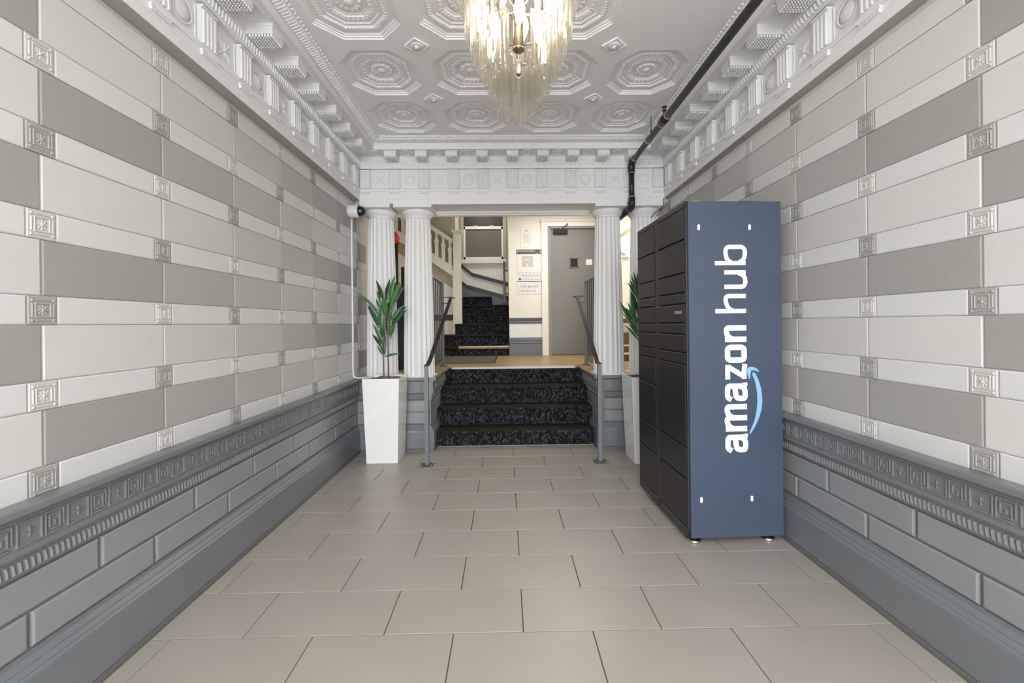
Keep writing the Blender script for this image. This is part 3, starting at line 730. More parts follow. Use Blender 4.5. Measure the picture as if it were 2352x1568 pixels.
strip([(-1.2, 2.42), (-.845, 2.13), (.055, 1.88)], .42, M['bluegrey'], 'skirting', .025)
win = empty('window_1', (-.475, 9.3, 0)); struct(win, 'frosted sash window under a dark panel above the winding stair', 'window')
MB().box(-.50, .50, -.07, .02, 2.68, 2.77).build('window_sill', M['cream_trim'], win)
MB().box(-.43, -.395, -.06, 0, 2.77, 3.48).box(.395, .43, -.06, 0, 2.77, 3.48).box(-.43, .43, -.06, 0, 2.77, 2.82).box(-.43, .43, -.06, 0, 3.43, 3.49).build('sash', M['cream_trim'], win)
MB().box(-.395, .395, -.03, -.01, 2.82, 3.43).build('pane', M['frost'], win)
MB().box(-.43, .43, -.04, 0, 3.49, 4.0).build('blind', M['darkpanel'], win)
MB().box(-.50, -.43, -.07, 0, 2.77, 4.0).box(.43, .50, -.07, 0, 2.77, 4.0).build('window_frame', M['olive'], win)
MB().box(-.22, -.12, -.07, -.05, 3.48, 3.50).box(.13, .23, -.07, -.05, 3.48, 3.50).build('sash_catch', M['cream_trim'], win)
# stair handrail at the right of the well
hr = empty('stair_handrail', (0, 8.6, 1.9)); tag(hr, 'dark wooden handrail end on the wall of the winding stair', 'handrail')
MB().box(-.045, .0, -.02, .03, -.12, .72).box(.0, .057, -.02, .0, .52, .55).box(0, .057, -.02, 0, .05, .08).build('rail', M['dsteel'], hr)
# newel and upper balustrade
nw = empty('newel_post', (-.917, 8.065, LANDZ+.372)); tag(nw, 'cream square newel post at the foot of the balustrade', 'post')
MB().box(-.068, .068, -.066, .066, .21, 1.924).add([(-.081,-.07,.2),(.081,-.07,.2),(.081,.07,.2),(-.081,.07,.2),(-.081,-.07,1.20),(.081,-.07,1.20),(.081,.07,1.20),(-.081,.07,1.20),(-.068,-.066,1.245),(.068,-.066,1.245),(.068,.066,1.245),(-.068,.066,1.245)],
    [(0,3,2,1),(0,1,5,4),(1,2,6,5),(2,3,7,6),(3,0,4,7),(4,5,9,8),(5,6,10,9),(6,7,11,10),(7,4,8,11),(8,9,10,11)]).box(-.081, -.046, -.07, .07, 0, .2).build('post', M['cream_trim'], nw)
MB().box(-.088, .088, -.084, .084, 1.924, 1.948).box(-.097, .097, -.094, .094, 1.948, 1.975).build('cap', M['cream_trim'], nw)
bl_ = empty('balustrade', (-1.0, 8.06, 0)); tag(bl_, 'cream painted balustrade with flat shaped balusters sloping up from the newel', 'balustrade')
sl = (3.036-2.785)/.377
def bz(x, z0): return z0+sl*(-x)
def slab(z0, z1, th, name, m, y0=0): MB().plate([(0, z1), (-1.3, bz(-1.3, z1)), (-1.3, bz(-1.3, z0)), (0, z0)], y0-th, y0+th).build(name, m, bl_)
slab(2.893, 2.978, .035, 'handrail', M['cream_trim']); slab(2.269, 2.461, .03, 'stringer', M['cream_trim'])
for k in range(9):
    x = -.052-.127*k; zt_, zb_ = bz(x, 2.905), bz(x, 2.445); w = .031
    MB().plate([(x-w, zb_-.02), (x+w, zb_-.02), (x+w, zb_+.25), (x+w*1.5, zb_+.30), (x+w*.6, zb_+.36), (x+w, zt_+.01), (x-w, zt_+.01), (x-w*.6, zb_+.36), (x-w*1.5, zb_+.30), (x-w, zb_+.25)], -.015, .015).build('baluster', M['cream_trim'], bl_)
wu = empty('wall_understair', (-1.0, 8.12, 0)); struct(wu, 'taupe and cream panelled wall under the upper stair flight', 'wall')
MB().plate([(0, 1.2), (0, 2.269), (-1.3, bz(-1.3, 2.269)), (-1.3, 1.2)], 0, .06).build('taupe_panel', M['taupe'], wu)
MB().plate([(0, LANDZ), (0, 2.03), (-1.3, bz(-1.3, 2.03)), (-1.3, LANDZ)], -.03, -.0).build('wall_core', M['lead'], wu)
MB().box(-1.3, 0, -.045, -.03, 1.426, 1.536).build('chair_rail', M['darktrim'], wu)
wll = MB().box(-2.35, -2.2, 4.9, 9.4, .6, 4.35).build('wall_lobby', M['lead']); struct(wll, 'cream left side wall of the lobby', 'wall')
wll2 = MB().box(-2.3, -.97, 8.2, 8.3, .8, 4.3).build('wall_upper_landing', M['olive']); struct(wll2, 'olive grey wall behind the upper balustrade', 'wall')
MB().plate([(0, 2.3), (0, 2.70), (-1.2, bz(-1.2, 2.70)), (-1.2, bz(-1.2, 2.3))], .11, .135).build('dark_wainscot', M['darkpanel'], wu)
wl3 = MB().box(-2.25, XL-.155, 4.9, 5.0, .6, 3.5).box(XR+.155, 3.4, 4.9, 5.0, .6, 3.5).build('wall_return', M['lead']); struct(wl3, 'cream return walls behind the column screen', 'wall')
# passage at the right seen between the columns
wp = empty('wall_passage', (0, 0, 0)); struct(wp, 'cream passage wall with brown skirting seen between the right columns', 'wall')
MB().box(1.72, 3.3, 6.87, 6.95, .6, 3.5).build('wall_core', M['lead'], wp)
wp2 = MB().box(3.2, 3.3, 4.9, 6.87, .6, 3.5).build('wall_passage_end', M['lead']); struct(wp2, 'cream end wall of the right passage', 'wall')
wp3 = MB().box(1.72, 1.82, 6.95, 7.6, .6, 3.45).build('wall_nib', M['lead']); struct(wp3, 'cream nib of wall between the grey door and the passage', 'wall')
MB().box(1.70, 3.2, 6.81, 6.85, 1.345, 1.415).box(1.70, 3.2, 6.80, 6.85, .99, 1.19).build('rail_and_skirting', M['darkwood'], wp)
ps = empty('passage_steps', (2.1, 6.1, LANDZ)); tag(ps, 'light wooden steps with dark risers seen between the right columns', 'stairs')
for k in range(2):
    MB().box(-.38, .9, .05+.3*k, .69, .104*k, .094+.104*k).build('riser', M['darkwood'], ps)
    MB().box(-.38, .9, .03+.3*k, .69, .094+.104*k, .104+.104*k).build('tread', M['stepwood'], ps)
al = empty('smoke_alarm', (1.93, 6.85, 2.5)); tag(al, 'white square alarm unit on the cream passage wall', 'alarm')
MB().box(-.05, .10, -.03, 0, -.08, .09).build('body', M['cam_white'], al)
mb = MB(); mb.T = Matrix.Rotation(PI/2, 4, 'X'); mb.lathe([(.05, .03), (.045, .05), (.02, .06), (.001, .06)], 16); mb.T = Matrix.Identity(4); mb.build('lens', M['cam_white'], al)
tr_ = empty('ceiling_track', (2.0, 6.80, 2.86)); tag(tr_, 'grey slanting conduit bar high in the right passage', 'bar')
MB().bar((-.14, 0, -.11), (.2, 0, .13), .04, .05, (0, 1, 0)).build('bar', M['doorframe'], tr_)
MB().box(-.03, 0, -.02, .05, -.03, .0).build('bracket', M['dsteel'], tr_)

# standpipe between the left columns
sp = empty('standpipe', (-1.385, 5.35, LANDZ)); tag(sp, 'dark brown fire standpipe with red fitting between the left columns', 'pipe')
MB().tube([(0, 0, 0), (0, 0, 1.62)], .032, 14).tube([(.075, .05, 0), (.075, .05, 1.30)], .02, 10).build('pipe', M['brown_steel'], sp)
MB().box(-.06, .13, -.05, .10, 0, 1.02).build('lower_dark_box', M['black_pipe'], sp)  # plain dark box around the foot of the pipes
mb = MB(); mb.tube([(.0, 0, 1.585), (.0, 0, 1.66), (-.02, 0, 1.70), (-.07, 0, 1.72), (-.16, 0, 1.72)], [.055, .052, .05, .046, .042], 14); mb.build('red_elbow', M['red'], sp)
MB().tube([(.03, -.0, 1.62), (.07, -.01, 1.61)], .012, 8).build('valve_stem', M['chrome'], sp)
dm = empty('doormat', (-.60, 6.70, LANDZ)); tag(dm, 'grey speckled doormat with dark rubber edge on the landing', 'mat')
MB().box(-.42, .42, -.62, .62, 0, .010).build('pile', M['matrug'], dm)
MB().box(-.45, .45, -.65, -.62, 0, .008).box(-.45, .45, .62, .65, 0, .008).box(.42, .45, -.62, .62, 0, .008).box(-.45, -.42, -.62, .62, 0, .008).build('rubber_edge', M['matedge'], dm)

# ------------------------------------------------------------------ handrails and landing guards
def handrail(x, xt, side, yp, label):
    r = empty('handrail', (x, yp, 0)); tag(r, label, 'handrail')
    MB().box(-.018, .018, -.018, .018, .008, .955).build('post', M['steel'], r)
    MB().box(-.058, .058, -.058, .058, 0, .009).build('base_plate', M['dsteel'], r)
    for sx in (-.042, .042):
        for sy in (-.042, .042): MB().lathe([(.008, .009), (.008, .014), (.004, .016)], 8, (sx, sy, 0)).build('bolt', M['chrome'], r)
    dx = xt-x
    pts = [(0, -.018, .955), (0.0, .09, .965), (dx*.15, .17, 1.00), (dx, 1.50, 1.70), (dx, 1.56, 1.716)]
    mb = MB()
    for a, b in zip(pts[:-1], pts[1:]): mb.bar(a, b, .040, .012)
    mb.bar((dx-side*.0, 1.56, 1.716), (dx+side*.05, 1.56, 1.70), .04, .012)
    mb.build('rail', M['brown_steel'], r)
    MB().bar((dx, 1.54, 1.71), (dx-side*.135, 1.60, 1.72), .012, .012).bar((dx, 1.50, 1.64), (dx-side*.135, 1.60, 1.63), .010, .010).bar((dx, 1.52, 1.70), (dx, 1.50, 1.63), .01, .01, (0, 1, 0)).build('rail_bracket', M['dsteel'], r)
handrail(-.772, -.726, 1, 4.075, 'left grey steel handrail rising beside the carpeted steps')
handrail(.905, .952, -1, 4.10, 'right grey steel handrail rising beside the carpeted steps')
def guard(x, y0, y1, label):
    g = empty('landing_guard', (x, y1, LANDZ)); tag(g, label, 'railing')
    L = y1-y0
    MB().box(-.02, .02, -.02, .02, .006, 1.115).build('post', M['steel'], g)
    MB().box(-.05, .05, -.05, .05, 0, .008).build('base_plate', M['dsteel'], g)
    MB().box(-.02, .02, -L-.02, -L+.02, .006, 1.115).build('post', M['steel'], g)
    MB().box(-.05, .05, -L-.05, -L+.05, 0, .008).build('base_plate', M['dsteel'], g)
    MB().box(-.02, .02, -L-.02, .02, 1.115, 1.127).build('top_rail', M['steel'], g)
    MB().box(-.014, .014, -L, 0, .055, .067).build('bottom_rail', M['steel'], g)
    n = int(L/.115)
    me = MB().box(-.007, .007, -.007, .007, .067, 1.115).mesh('baluster', M['dsteel'])
    for k in range(1, n): link('baluster', me, g, (0, -L*k/n, 0))
guard(-.862, 4.95, 5.75, 'left dark grey railing of upright bars on the landing edge')
guard(1.085, 4.95, 5.70, 'right dark grey railing of upright bars on the landing edge')

# ------------------------------------------------------------------ sprinkler main
px_ = 1.326; pz_ = 3.022
sk = empty('sprinkler_pipe', (px_, 4.38, pz_)); tag(sk, 'black iron sprinkler pipe running under the right cornice and down the far wall', 'pipe')
MB().tube([(0, YB-4.38+.05, .02), (0, -.06, 0)], .0275, 16).build('main_pipe', M['black_pipe'], sk)
MB().tube([(0, 0, -.06), (0, 0, -.40)], .0275, 16).build('drop_pipe', M['black_pipe'], sk)
MB().tube([(0, -.10, 0), (0, -.045, 0), (0, -.013, -.013), (0, 0, -.045), (0, 0, -.10)], [.034, .036, .037, .036, .034], 16).build('elbow', M['black_pipe'], sk)
MB().tube([(0, 0, -.37), (0, .0, -.425), (0, .014, -.452), (0, .05, -.466), (0, .10, -.466)], [.034, .036, .037, .036, .034], 16).build('elbow', M['black_pipe'], sk)
MB().tube([(0, .06, -.466), (0, .70, -.466)], .0275, 16).build('branch_pipe', M['black_pipe'], sk)
MB().tube([(0, -.86, .005), (0, -.98, .005)], .036, 16).build('coupling', M['black_pipe'], sk)
for (a, b) in (((0, -.845, .004), (0, -.86, .004)), ((0, -.985, .004), (0, -.995, .004)), ((0, -.52, .003), (0, -.535, .003)), ((0, 0, -.105), (0, 0, -.116)), ((0, 0, -.355), (0, 0, -.365)), ((0, -.108, 0), (0, -.118, 0))):
    MB().tube([a, b], .035, 16).build('band_clamp', M['clamp'], sk)
sh_ = MB().tube([(0, -.92, .035), (0, -.92, .075)], .011, 10).tube([(0, -.92, .075), (0, -.92, .085)], .017, 10).tube([(0, -.92, .085), (0, -.92, .105)], .007, 8).tube([(0, -.92, .105), (0, -.92, .109)], .022, 12)
sh_.build('sprinkler_head', M['copper'], sk)
MB().tube([(0, -.60, .03), (0, -.60, .19)], .004, 8).build('hanger_rod', M['dsteel'], sk)
MB().lathe([(.010, .045), (.010, .06)], 8, (0, -.60, 0)).build('hanger_nut', M['dsteel'], sk)

# dome camera and its cable cover
sc_ = empty('security_camera', (XL+.003, 4.37, 2.53)); tag(sc_, 'white dome security camera on the wall by the leftmost column', 'camera')
mb = MB(); mb.T = Matrix.Rotation(PI/2, 4, 'Y'); mb.lathe([(.060, 0), (.066, .01), (.066, .085), (.062, .10), (.050, .115)], 28); mb.T = Matrix.Identity(4); mb.build('housing', M['cam_white'], sc_)
mb = MB(); mb.T = Matrix.Rotation(PI/2, 4, 'Y')
mb.lathe([(.054, .098), (.056, .118), (.052, .142), (.041, .162), (.022, .176), (.002, .180)], 28); mb.T = Matrix.Identity(4); mb.build('dome', M['cam_dome'], sc_)
cdm = empty('cable_cover', (XL+.012, 4.44, LANDZ)); tag(cdm, 'white cable cover running down the left wall beside the column', 'conduit')
MB().box(-.008, .006, -.012, .012, .05, 1.70).tube([(0, 0, .06), (.004, 0, .025), (.03, .01, .012), (.12, .01, .012)], .009, 10).build('cover', M['white'], cdm)
wc = empty('wall_cable', (1.69, 4.475, 2.62)); tag(wc, 'thin black cable hanging at the right end of the white entablature', 'cable')
MB().tube([(0, -.012, .05), (0, -.014, -.02), (-.03, 0, -.06), (-.08, .05, -.09), (-.10, .12, -.14)], .0035, 6).build('cable', M['cable'], wc)

# ------------------------------------------------------------------ planters and plants
def planter(x, y, label):
    p = empty('planter', (x, y, 0)); tag(p, label, 'planter')
    b, t, H, w = .153, .180, .832, .012
    V_ = lambda s, z: [(-s, -s, z), (s, -s, z), (s, s, z), (-s, s, z)]
    vs = V_(b, 0)+V_(t, H)+V_(t-w, H)+V_(t-w-.01, H-.10)
    fs = [(0, 3, 2, 1)]+[(k, (k+1) % 4, 4+(k+1) % 4, 4+k) for k in range(4)]+[(4+k, 4+(k+1) % 4, 8+(k+1) % 4, 8+k) for k in range(4)]+[(8+k, 8+(k+1) % 4, 12+(k+1) % 4, 12+k) for k in range(4)]
    o = MB().add(vs, fs).build('pot', M['planter'], p, fix=False)
    bv = o.modifiers.new('bevel', 'BEVEL'); bv.width = .004; bv.segments = 2; bv.limit_method = 'ANGLE'
    # moss: lumpy sheet
    n = 14; vs = []; s = t-w-.012
    for j in range(n+1):
        for i in range(n+1): vs.append((-s+2*s*i/n, -s+2*s*j/n, H-.045+random.uniform(0, .03)+.025*math.sin(PI*i/n)*math.sin(PI*j/n)))
    m_ = MB().add(vs, [(j*(n+1)+i, j*(n+1)+i+1, (j+1)*(n+1)+i+1, (j+1)*(n+1)+i) for j in range(n) for i in range(n)]).build('moss', M['soil'], p); m_['kind'] = 'stuff'
    return p
def leaf(parent, x0, z0, x1, z1, w, y0, y1, m):
    a = Vector((x0, y0, z0)); b = Vector((x1, y1, z1)); t = (b-a); L = t.length; n = 8
    side = t.normalized().cross(Vector((0, -1, 0))).normalized()
    sag = random.uniform(-.04, .06)*L; nrm = side.cross(t.normalized()); twist = random.uniform(-.5, .5)
    vs = []
    for i in range(n+1):
        u = i/n; c = a+t*u+nrm*(sag*4*u*(1-u)) + Vector((0, 0, .05*L*math.sin(PI*u)))
        ww = w/2*max(.02, (min(1, .25+2.2*u))*(1-max(0, (u-.35)/.65)**1.7)); g = twist*u
        sd = side*math.cos(g)+nrm*math.sin(g); vs += [c-sd*ww, c+nrm*(-ww*.22), c+sd*ww]
    fs = []
    for i in range(n):
        k = i*3; fs += [(k, k+1, k+4, k+3), (k+1, k+2, k+5, k+4)]
    me = MB().add(vs, fs, True).mesh('leaf', m)
    o = link('leaf', me, parent); sm = o.modifiers.new('thick', 'SOLIDIFY'); sm.thickness = .0012
LEAF_L = [(-0.069, 1.502, -0.31, 1.711, 0.022), (-0.006, 1.582, -0.104, 1.817, 0.04), (-0.05, 1.604, -0.093, 1.714, 0.026), (-0.066, 1.4, -0.176, 1.631, 0.044), (-0.067, 1.356, -0.195, 1.562, 0.044), (-0.058, 1.532, -0.089, 1.619, 0.033), (-0.032, 1.181, -0.118, 1.372, 0.037), (-0.033, 1.123, -0.108, 1.266, 0.033), (-0.03, 1.06, -0.085, 1.152, 0.026), (0.009, 1.604, 0.047, 1.823, 0.055), (0.045, 1.596, 0.102, 1.862, 0.044), (0.074, 1.618, 0.145, 1.789, 0.037), (0.052, 1.545, 0.189, 1.783, 0.044), (0.066, 1.581, 0.17, 1.77, 0.033), (0.003, 1.443, 0.009, 1.644, 0.066), (-0.038, 1.29, -0.039, 1.568, 0.055), (0.019, 1.253, 0.036, 1.472, 0.044), (0.043, 1.458, 0.095, 1.567, 0.029), (0.064, 1.399, 0.201, 1.56, 0.04), (0.057, 1.333, 0.226, 1.51, 0.037), (0.034, 1.239, 0.119, 1.376, 0.029), (-0.017, 1.276, 0.015, 1.487, 0.029), (-0.012, 1.071, 0.005, 1.254, 0.026), (-0.029, 1.188, -0.059, 1.408, 0.033), (-0.005, 1.035, 0.155, 1.066, 0.026), (-0.018, 1.21, -0.005, 1.327, 0.033), (0.057, 1.399, 0.08, 1.501, 0.029)]
LEAF_R = [(-0.055, 1.641, -0.113, 1.852, 0.033), (-0.048, 1.685, -0.074, 1.844, 0.028), (-0.05, 1.531, -0.114, 1.724, 0.028), (-0.088, 1.378, -0.148, 1.653, 0.042), (-0.059, 1.257, -0.256, 1.577, 0.028), (-0.072, 1.312, -0.163, 1.56, 0.028), (-0.053, 1.208, -0.165, 1.346, 0.026), (-0.054, 1.422, -0.107, 1.642, 0.028), (-0.059, 1.268, -0.213, 1.533, 0.024)]
def plant(x, y, leaves, stems, label):
    p = empty('potted_palm', (x, y, .80)); tag(p, label, 'plant')
    for s in stems: MB().tube([(a, 0, b-.80) for a, b in s], .007, 8).build('stem', M['stem'], p)
    for i, (x0, z0, x1, z1, w) in enumerate(leaves):
        m = M['leaf'] if i % 3 == 0 else (M['leaf3'] if i % 3 == 1 else M['leaf2'])
        if 8 < i < 14: m = M['leaf3'] if i % 2 else M['leaf2']
        leaf(p, x0, z0-.80, x1, z1-.80, w*1.05, random.uniform(-.02, .01), random.uniform(-.09, .07), m)
        if i % 2 == 0 and i < 24:
            q = random.uniform(.78, .95); leaf(p, x0+random.uniform(-.01, .01), z0-.83, x0+(x1-x0)*q+random.uniform(-.03, .03), z0-.80+(z1-z0)*q, w*.8, random.uniform(.0, .03), random.uniform(.02, .12), M['leaf3'] if i % 4 else M['leaf2'])
planter(-1.225, 4.29, 'tall tapered glossy white planter left of the steps')
plant(-1.22, 4.28, LEAF_L, [[(-.019, .80), (-.023, 1.057), (-.025, 1.181), (-.012, 1.3), (0, 1.46), (.015, 1.62)], [(.026, .80), (.025, 1.224), (.04, 1.42), (.062, 1.62)]], 'spiky green leafy plant in the left white planter')
planter(1.372, 4.17, 'tall tapered glossy white planter half hidden behind the parcel locker')
mir = [(-a*.6, b, -c*.9, d, e) for (a, b, c, d, e) in LEAF_L[1:20]]
plant(1.37, 4.17, LEAF_R+mir[::2]+[(.02, 1.5, .05, 1.80, .05), (0, 1.35, -.02, 1.62, .05)], [[(-.02, .80), (-.045, 1.05), (-.055, 1.35), (-.05, 1.6)], [(.02, .80), (.02, 1.2), (.04, 1.6)]], 'spiky green leafy plant in the right planter, cut off by the parcel locker')

# ------------------------------------------------------------------ parcel locker
lk = empty('parcel_locker', (1.103, 2.545, 0), math.radians(1.6)); tag(lk, 'tall dark parcel locker with a blue side panel carrying white lettering', 'locker')
LW, LD, Z0, Z1 = .588, .855, .040, 2.088       # local x = width of the blue side, y = depth of the door side
MB().box(0, LW, .0, .012, Z0, Z1).build('side_panel', M['locker_side'], lk)
MB().box(.010, LW-.004, .012, LD, Z0, Z1-.0).build('carcass', M['locker_frame'], lk)
MB().box(.004, .012, .012, LD, Z0+.03, Z1-.03).build('door_gap', M['gasket'], lk)
MB().box(-.006, .010, .0, LD, Z1-.03, Z1).box(-.006, .010, 0, LD, Z0, Z0+.055).box(-.006, .010, 0, .016, Z0, Z1).box(-.006, .010, LD-.014, LD, Z0, Z1).box(-.006, .008, .435, .49, Z0, Z1).build('door_frame', M['locker_frame'], lk)
zl = [2.056, 1.862, 1.658, 1.538, 1.468, 1.348, 1.279, 1.166, 1.094, .898, .590, .395, .098]
near = [0, 1, 2, 3, 4, 5, 6, 7, 8, 10, 11, 12]; far = list(range(13))
def ldoor(y0, y1, za, zb, extra=0):
    g = .004
    mb = MB(); b = .003
    x0, x1 = -.010, .006; A = y0+g; B = y1-g; C = zb+g; D = za-g
    mb.add([(x1,A,C),(x1,B,C),(x1,B,D),(x1,A,D),(x0+b,A,C),(x0+b,B,C),(x0+b,B,D),(x0+b,A,D),(x0,A+b,C+b),(x0,B-b,C+b),(x0,B-b,D-b),(x0,A+b,D-b)],
           [(0,1,2,3),(0,4,5,1),(1,5,6,2),(2,6,7,3),(3,7,4,0),(4,8,9,5),(5,9,10,6),(6,10,11,7),(7,11,8,4),(8,11,10,9)])
    return mb.build('locker_door', M['locker_door'], lk)
for a, b in zip(near[:-1], near[1:]):
    d = ldoor(.016, .435 if a != 4 else .475, zl[a], zl[b])
    if a == 4: MB().box(-.0115, -.010, .06, .16, 1.408, 1.425).build('label_plate', M['label'], d)
for a, b in zip(far[:-1], far[1:]): ldoor(.49, LD-.014, zl[a], zl[b])
for (x, y) in ((.05, .05), (LW-.07, .05), (.05, LD-.06), (LW-.07, LD-.06)):
    MB().lathe([(.040, 0), (.042, .004), (.040, .014), (.030, .018), (.016, .020), (.016, .041)], 24, (x, y, 0)).build('levelling_foot', M['chrome'], lk)
for (x, z) in ((.075, 1.93), (.392, 1.93), (.075, .272), (.390, .272)):
    n = 8; pts = [(x+.008*math.cos(g), z+.010+.008*math.sin(g)) for g in [PI*k/n for k in range(n+1)]]+[(x+.008*math.cos(g), z-.010+.008*math.sin(g)) for g in [PI+PI*k/n for k in range(n+1)]]
    MB().plate(pts, -.0012, 0).build('slot_cover', M['vinyl'], lk)
# lettering: drawn strokes, reading upwards
def chaikin(p, it=2):
    for _ in range(it):
        q = [p[0]]
        for a, b in zip(p[:-1], p[1:]): q += [(a[0]*.75+b[0]*.25, a[1]*.75+b[1]*.25), (a[0]*.25+b[0]*.75, a[1]*.25+b[1]*.75)]
        p = q+[p[-1]]
    return p
GL = {
 'a': [([(12, 112), (28, 142), (70, 142), (108, 140), (108, 100)], 1), ([(108, 108), (108, 40)], 0), ([(108, 50), (108, 14), (132, 16)], 1), ([(106, 88), (70, 84), (24, 78), (18, 40), (22, 14), (60, 12), (92, 18), (108, 50)], 1)],
 'm': [([(19, 0), (19, 157)], 0), ([(19, 100), (40, 140), (97, 150), (97, 100)], 1), ([(97, 108), (97, 0)], 0), ([(97, 100), (118, 140), (176, 150), (176, 100)], 1), ([(176, 108), (176, 0)], 0)],
 'z': [([(3, 139), (108, 139)], 0), ([(94, 136), (24, 22)], 0), ([(5, 18), (60, 20), (112, 12)], 1)],
 'o': [([(65, 139), (20, 139), (20, 78), (20, 18), (65, 18), (110, 18), (110, 78), (110, 139), (65, 139)], 1)],
 'n': [([(19, 0), (19, 157)], 0), ([(19, 100), (40, 140), (100, 150), (100, 98)], 1), ([(100, 106), (100, 0)], 0)],
 'h': [([(15, 0), (15, 225)], 0), ([(15, 92), (40, 138), (122, 156), (122, 92)], 1), ([(122, 100), (122, 0)], 0)],
 'u': [([(16, 157), (16, 60)], 0), ([(16, 68), (16, 4), (90, 2), (119, 62)], 1), ([(119, 157), (119, 0)], 0)],
 'b': [([(15, 225), (15, 0)], 0), ([(15, 98), (40, 142), (130, 150), (130, 78), (130, 4), (45, 6), (15, 52)], 1)]}
def ribbon(mb, pts, w, h0, h1):
    n = len(pts); L = []; R = []
    closed = (abs(pts[0][0]-pts[-1][0])+abs(pts[0][1]-pts[-1][1])) < .01
    for i, p in enumerate(pts):
        a = pts[max(i-1, 0)] if not (closed and i == 0) else pts[-2]; b = pts[min(i+1, n-1)] if not (closed and i == n-1) else pts[1]
        t = Vector((b[0]-a[0], b[1]-a[1])).normalized(); q = Vector((-t.y, t.x))*(w/2)
        L.append((p[0]+q.x, p[1]+q.y)); R.append((p[0]-q.x, p[1]-q.y))
    vs = []
    for l, r in zip(L, R): vs += [(l, h0), (r, h0), (r, h1), (l, h1)]
    return vs, [(i*4+k, i*4+(k+1) % 4, (i+1)*4+(k+1) % 4, (i+1)*4+k) for i in range(n-1) for k in range(4)]+[(0, 1, 2, 3), (n*4-1, n*4-2, n*4-3, n*4-4)]
U = .000856; BX = .365; BZ = .556-43*U       # metres per unit; baseline position across the panel; start height
def place(s, v): return (BX-v*U, BZ+s*U)
cnt = 0
for ch, s0_, w in [('a', 43, 39), ('m', 193, 39), ('a', 408, 39), ('z', 561, 36), ('o', 682, 40), ('n', 831, 39), ('h', 1036, 31), ('u', 1208, 31), ('b', 1378, 31)]:
    mb = MB()
    for pts, sm in GL[ch]:
        cnt += 1
        vs, fs = ribbon(mb, chaikin(pts, 3) if sm else pts, w, 0, 1)
        mb.add([(*[place(s0_+a[0], a[1])[0]], -.0008*b-.00008*(cnt % 5)*b, place(s0_+a[0], a[1])[1]) for a, b in vs], fs)
    mb.build('letter', M['vinyl'], lk)
def crop2(x, y): return (BX-(238-x)*U, BZ+(1568-y)*U)
sm1 = [(253, 1389), (256, 1393), (262, 1394), (285, 1360), (308, 1320), (330, 1268), (345, 1215), (350, 1160), (348, 1110), (340, 1060), (322, 1008), (300, 962), (290, 957), (280, 958), (277, 965), (295, 1012), (308, 1064), (314, 1115), (314, 1165), (309, 1220), (296, 1285), (276, 1340)]
sm2 = [(241, 955), (242, 928), (250, 917), (262, 915), (290, 918), (318, 934), (330, 950), (326, 953), (306, 946), (290, 940), (276, 940), (268, 948), (265, 970), (264, 1000), (261, 1005), (256, 1002), (246, 980)]
def strip_poly(name, left, right):
    mb = MB(); vs = []
    for a, b in zip(left, right):
        p, q = crop2(*a), crop2(*b); vs += [(p[0], 0, p[1]), (q[0], 0, q[1]), (q[0], -.0009, q[1]), (p[0], -.0009, p[1])]
    n = len(left); mb.add(vs, [(i*4+k, i*4+(k+1) % 4, (i+1)*4+(k+1) % 4, (i+1)*4+k) for i in range(n-1) for k in range(4)]+[(0, 1, 2, 3), (n*4-1, n*4-2, n*4-3, n*4-4)])
    mb.build(name, M['vinyl_blue'], lk)
strip_poly('smile_stroke', [(253, 1389), (268, 1355), (287, 1312), (300, 1268), (309, 1220), (314, 1165), (314, 1115), (308, 1064), (295, 1012), (277, 966), (282, 957)],
           [(262, 1394), (288, 1355), (311, 1312), (330, 1268), (344, 1220), (350, 1165), (348, 1115), (341, 1064), (323, 1010), (302, 966), (294, 958)])
strip_poly('smile_tip', [(257, 1003), (247, 982), (241, 955), (243, 925), (260, 915), (288, 918), (312, 929), (330, 950)], [(263, 1003), (264, 982), (266, 958), (272, 942), (284, 940), (298, 942), (312, 949), (328, 953)])
tp = empty('tape_roll', (1.20, 2.66, Z1)); tag(tp, 'yellow-green tape roll lying on top of the parcel locker', 'tape')
MB().lathe([(.030, 0), (.038, 0), (.038, .026), (.030, .026), (.030, 0)], 24, cap=False).build('roll', M['tape'], tp)
pp = empty('paper_scrap', (1.275, 2.66, Z1)); tag(pp, 'crumpled white paper scrap beside the tape roll', 'paper')
MB().add([(-.03, -.02, 0), (.05, -.02, .0), (.05, .03, .0), (-.03, .03, 0), (-.025, 0, .026), (.03, .005, .008)], [(0,1,5,4), (1,2,5), (2,3,4,5), (3,0,4), (0,3,2,1)]).build('scrap', M['paper'], pp)
st_ = empty('strap', (1.49, 2.60, Z1)); tag(st_, 'black strap lying over the back of the locker top', 'strap')
MB().bar((-.06, 0, .003), (-.03, 0, .009), .03, .004).bar((-.03, 0, .009), (.03, 0, .009), .03, .004).bar((.03, 0, .009), (.12, 0, .003), .03, .004).build('webbing', M['cable'], st_)

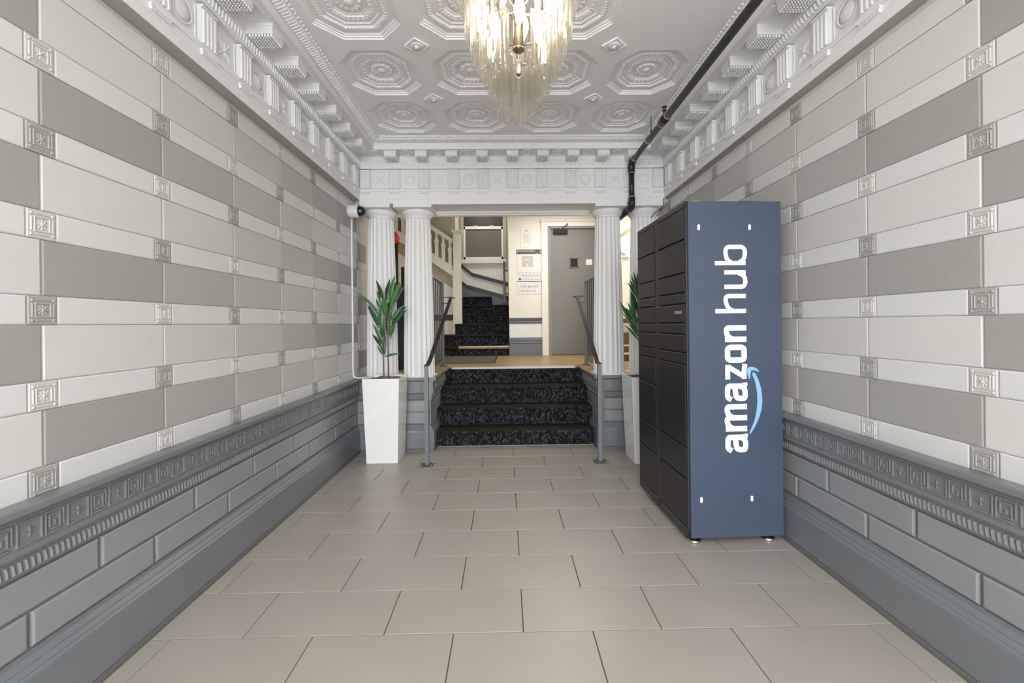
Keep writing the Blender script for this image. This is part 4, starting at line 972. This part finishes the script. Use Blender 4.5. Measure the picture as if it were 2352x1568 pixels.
# ------------------------------------------------------------------ chandelier
CHX, CHY = .074, 2.02
ch = empty('chandelier', (CHX, CHY, ZC)); tag(ch, 'tiered glass prism chandelier with lit candle bulbs hanging from the ceiling', 'chandelier')
def m_prism(L, w=.030):
    mb = MB(); vs = []
    sec = []
    for k in range(3):
        g = 2*PI*k/3-PI/2; sec.append((math.cos(g)*w*.56, math.sin(g)*w*.56)); g2 = g+.45; sec.append((math.cos(g2)*w*.34, math.sin(g2)*w*.34)); g3 = g+PI/3; sec.append((math.cos(g3)*w*.24, math.sin(g3)*w*.24)); g4 = g+2*PI/3-.45; sec.append((math.cos(g4)*w*.34, math.sin(g4)*w*.34))
    n = len(sec)
    for z, s in ((0, .9), (-.012, 1), (-L+.014, 1)): vs += [(x*s, y*s, z) for x, y in sec]
    vs += [(x*(.45), y*.45, -L+(.004 if i % 4 else -.006)) for i, (x, y) in enumerate(sec)]
    mb.add(vs, [(j*n+k, j*n+(k+1) % n, (j+1)*n+(k+1) % n, (j+1)*n+k) for j in range(3) for k in range(n)]+[tuple(range(n)), tuple(range(4*n-1, 3*n-1, -1))])
    me = mb.mesh('prism', M['crystal']); fixn(me); return me
PR = m_prism(.235)
tiers = [(.280, 2.90, .060), (.262, 2.77, .058), (.232, 2.66, .054), (.196, 2.575, .048), (.158, 2.495, .042), (.116, 2.425, .032), (.074, 2.365, .022), (.040, 2.325, .014)]
for ti, (r, zb, gap) in enumerate(tiers):
    top = zb+.235; rn, zn = (tiers[ti+1][0], tiers[ti+1][1]) if ti+1 < len(tiers) else (r*.8, zb-.012)
    g0 = math.asin(min(.9, gap/r)); n = max(2, int((PI-g0)*r/.043)+1)
    for sd in (-1, 1):
        pts = []
        for k in range(n):
            u = (k+.5)/n if ti % 2 == 0 else 1-(k+.5)/n
            a = g0+(PI-g0)*(k+.5)/n; rr = r+(rn-r)*u*.7; zz = top+(zn-zb)*u*.9
            x, y = sd*rr*math.sin(a), -rr*math.cos(a); pts.append((x, y, zz-ZC+.004))
            link('prism', PR, ch, (x, y, zz-ZC), sd*a+PI)
        MB().tube(pts if len(pts) > 1 else pts+[(pts[0][0], pts[0][1]+.01, pts[0][2])], .003, 6).build('frame_arc', M['chrome'], ch)
for k in range(4):
    a = PI/4+k*PI/2
    MB().tube([(.02*math.sin(a), -.02*math.cos(a), -.36), (.14*math.sin(a), -.14*math.cos(a), -.33), (.285*math.sin(a), -.285*math.cos(a), -.085)], .004, 6).build('arm', M['chrome'], ch)
MB().lathe([(.075, 0), (.07, -.02), (.03, -.035), (.012, -.045)], 28).build('canopy', M['brass'], ch)
MB().tube([(0, 0, -.04), (0, 0, -.30)], .006, 8).build('stem_rod', M['chrome'], ch)
MB().lathe([(.026, -.30), (.026, -.545)], 24).build('hub_tube', M['brass'], ch)
MB().lathe([(.028, -.548), (.028, -.555)], 24).build('hub_disc', M['brass'], ch)
MB().tube([(0, 0, -.555), (0, 0, -.605)], .005, 8).lathe([(.015, -.605), (.016, -.61), (.016, -.672), (.013, -.674)], 18).build('lower_socket', M['chrome'], ch)
mb = MB(); mb.tube([(-.065, 0, -.545), (-.060, 0, -.60), (-.035, 0, -.66), (0, 0, -.69), (.035, 0, -.66), (.060, 0, -.60), (.065, 0, -.545)], .003, 6).bar((-.10, 0, -.528), (.10, 0, -.528), .006, .006).build('cradle', M['brass'], ch)
prof = [(.011, 0), (.013, -.012), (.022, -.035), (.027, -.055), (.026, -.075), (.018, -.100), (.009, -.122), (.002, -.138)]
def bulb(x, y, z):
    MB().lathe(prof, 20, (x, y, z)).build('bulb', M['bulb'], ch)
    MB().lathe([(.013, .05), (.013, 0)], 16, (x, y, z)).build('socket', M['brass'], ch)
bulbs = [(0.004, -.05, -.335), (-.11, .03, -.36), (.10, .05, -.36), (.03, .11, -.30), (-.07, -.08, -.27), (.09, -.07, -.25)]
for b in bulbs:
    bulb(*b)
